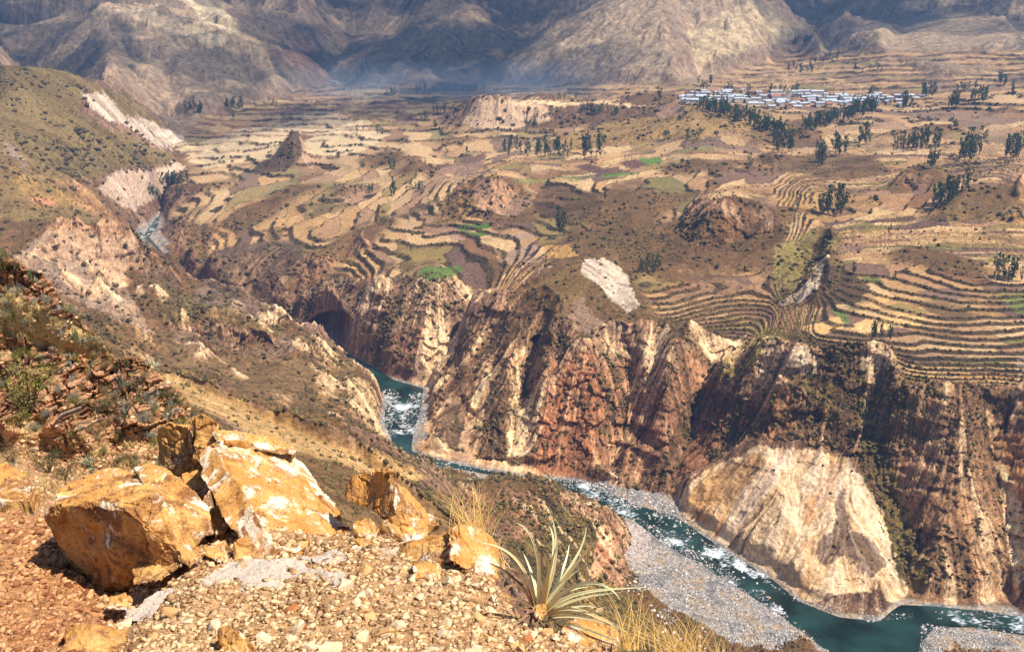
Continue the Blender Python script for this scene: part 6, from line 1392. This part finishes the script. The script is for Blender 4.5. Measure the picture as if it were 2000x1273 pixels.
for x, y, hp, k, lab in named:
    p = face_at(x, y) if y < 960 else hit(x, y)
    put('shrub', ('s', k), [('stems', SHP[k][0]), ('foliage', SHP[k][1])], p - np.array([0, 0, .05]), hp * p[1] / F_ * 1.05, lab, 'shrub', None, 1.05)
for q in range(170):
    x = rg.uniform(-40, 390); y0 = np.interp(x, [0, 95, 177, 254, 375], [512, 552, 655, 708, 815]); y = y0 + (950 - y0) * rg.random() ** 1.2
    p = face_at(x, y); k = rg.choice([0, 1, 2, 2, 3, 4, 5, 6, 7]); s_ = rg.uniform(10, 26) * p[1] / F_
    put('shrub', ('s', k), [('stems', SHP[k][0]), ('foliage', SHP[k][1])], p, s_, 'small scattered shrub on the red rocky hillside', 'shrub', 'scattered shrubs on the rocky hillside', 1.2)
cac = simple_mat('cactus_skin', (64, 78, 44), .7, 12, (96, 104, 64)); cag = simple_mat('cactus_grey', (104, 104, 96), .8, 12, (140, 138, 126))
def cactus_proto(seed, mat, n=7):
    rg = random.Random(seed); V = []; Fs = []
    for k in range(n):
        a = rg.uniform(0, 6.28); r = rg.uniform(.0, .28); h = rg.uniform(.5, 1.0); bx_, by_ = r * math.cos(a), r * math.sin(a); o = len(V); ns = 10; le = rg.uniform(-.06, .06)
        prof = [(.0, .05), (.2, .062), (.6, .062), (.88, .055), (.97, .03), (1.0, .006)]
        for z, rad in prof:
            for q in range(ns): rr_ = rad * (1.12 if q % 2 else .82); V.append((bx_ * (1 + .4 * z) + le * z + rr_ * math.cos(6.2832 * q / ns), by_ * (1 + .4 * z) + rr_ * math.sin(6.2832 * q / ns), z * h - .05))
        for z in range(len(prof) - 1):
            for q in range(ns): Fs.append((o + z * ns + q, o + z * ns + (q + 1) % ns, o + (z + 1) * ns + (q + 1) % ns, o + (z + 1) * ns + q))
        Fs.append(tuple(o + (len(prof) - 1) * ns + q for q in range(ns)))
    return new_mesh('columnar_cactus', V, Fs, [mat])
CP = [cactus_proto(70 + k, cac if k < 2 else cag, 6 + k) for k in range(4)]
for x, y, hp, k, lab in [(147, 664, 30, 0, 'dark green columnar cactus clump on the crest of the red hillside'), (112, 652, 34, 2, 'grey columnar cactus clump left of the dark green one'), (55, 545, 22, 1, 'columnar cactus clump near the top of the red hillside'), (8, 508, 30, 0, 'columnar cactus at the top left edge of the red hillside')]:
    p = face_at(x, y); o = link('columnar_cactus', CP[k], None, lab, 'cactus'); o.location = tuple(p); s_ = hp * p[1] / F_; o.scale = (s_,) * 3
for q in range(80):
    x = rg.uniform(60, 378); y0 = np.interp(x, [0, 95, 177, 254, 375], [530, 570, 668, 715, 815]); y = y0 + rg.random() * 130
    if y > 870: continue
    p = face_at(x, y); o = link('columnar_cactus', CP[rg.choice([2, 3, 3, 2, 1])], None, 'small grey columnar cactus growing on the red cliff faces', 'cactus', 'small grey cacti on the red cliffs'); o.location = tuple(p); s_ = rg.uniform(9, 19) * p[1] / F_; o.scale = (s_,) * 3; o.rotation_euler = (rg.uniform(-.2, .2), rg.uniform(-.2, .2), rg.uniform(0, 6))
ag_m = simple_mat('agave_leaf', (122, 134, 112), .6, 5, (164, 170, 140))
def agave_proto(seed):
    rg = random.Random(seed); V = []; Fs = []
    for k in range(34):
        a = rg.uniform(0, 6.28); el = rg.uniform(.25, 1.35); L_ = rg.uniform(.6, 1.0); w = .03; o = len(V)
        for t in (0, .3, .65, 1):
            r = L_ * t * math.cos(el); z = L_ * t * math.sin(el) - .18 * t * t; ww = w * (1 - t) + .002; c = (r * math.cos(a), r * math.sin(a), z); s_ = (-math.sin(a) * ww, math.cos(a) * ww)
            V += [(c[0] - s_[0], c[1] - s_[1], c[2] + ww * .4), (c[0], c[1], c[2] - ww * .5), (c[0] + s_[0], c[1] + s_[1], c[2] + ww * .4)]
        for t in range(3):
            b = o + t * 3
            for q in range(3): Fs.append((b + q, b + (q + 1) % 3, b + 3 + (q + 1) % 3, b + 3 + q))
    return new_mesh('agave', V, Fs, [ag_m])
AP = [agave_proto(90), agave_proto(91)]
for x, y, hp, k, lab in [(178, 915, 58, 0, 'pale spiky agave on the dirt behind the cracked boulder'), (245, 815, 34, 1, 'grey agave in the gap of the red outcrop'), (300, 705, 34, 0, 'silvery agave on top of the red cliff'), (70, 555, 22, 1, 'agave high on the red hillside crest'), (190, 668, 18, 0, 'small agave on the crest beside the cacti'), (25, 520, 18, 1, 'small agave at the top left of the hillside')]:
    p = face_at(x, y); o = link('agave', AP[k], None, lab, 'agave'); o.location = tuple(p); s_ = hp * p[1] / F_; o.scale = (s_,) * 3
# ---------------------------------------------------------------- camera, light
cam = bpy.data.cameras.new('camera'); camo = bpy.data.objects.new('camera', cam); COL.objects.link(camo)
cam.sensor_width = 36; cam.lens = 36 * F_ / 2000; cam.clip_start = .1; cam.clip_end = 20000
camo.location = (0, 0, H); camo.rotation_euler = (math.pi / 2 - PITCH, 0, 0); scene.camera = camo
SUN_AZ = math.radians(116); SUN_EL = math.radians(58)     # azimuth from +Y towards +X
sd = Vector((math.sin(SUN_AZ) * math.cos(SUN_EL), math.cos(SUN_AZ) * math.cos(SUN_EL), math.sin(SUN_EL)))
sun = bpy.data.lights.new('sun', 'SUN'); sun.energy = 5.0; sun.angle = math.radians(.5); sun.color = (1, .93, .82)
so = bpy.data.objects.new('sun', sun); COL.objects.link(so); so.rotation_euler = sd.to_track_quat('Z', 'Y').to_euler()
w = bpy.data.worlds.new('World'); scene.world = w; w.use_nodes = True
wn_ = w.node_tree; bg = wn_.nodes['Background']; sk = wn_.nodes.new('ShaderNodeTexSky'); sk.sky_type = 'NISHITA'; sk.sun_disc = False
sk.sun_elevation = SUN_EL; sk.sun_rotation = SUN_AZ; sk.altitude = 3000
wn_.links.new(sk.outputs[0], bg.inputs[0]); bg.inputs[1].default_value = .095
scene.view_settings.view_transform = 'Standard'; scene.view_settings.look = 'None'; scene.view_settings.exposure = .80
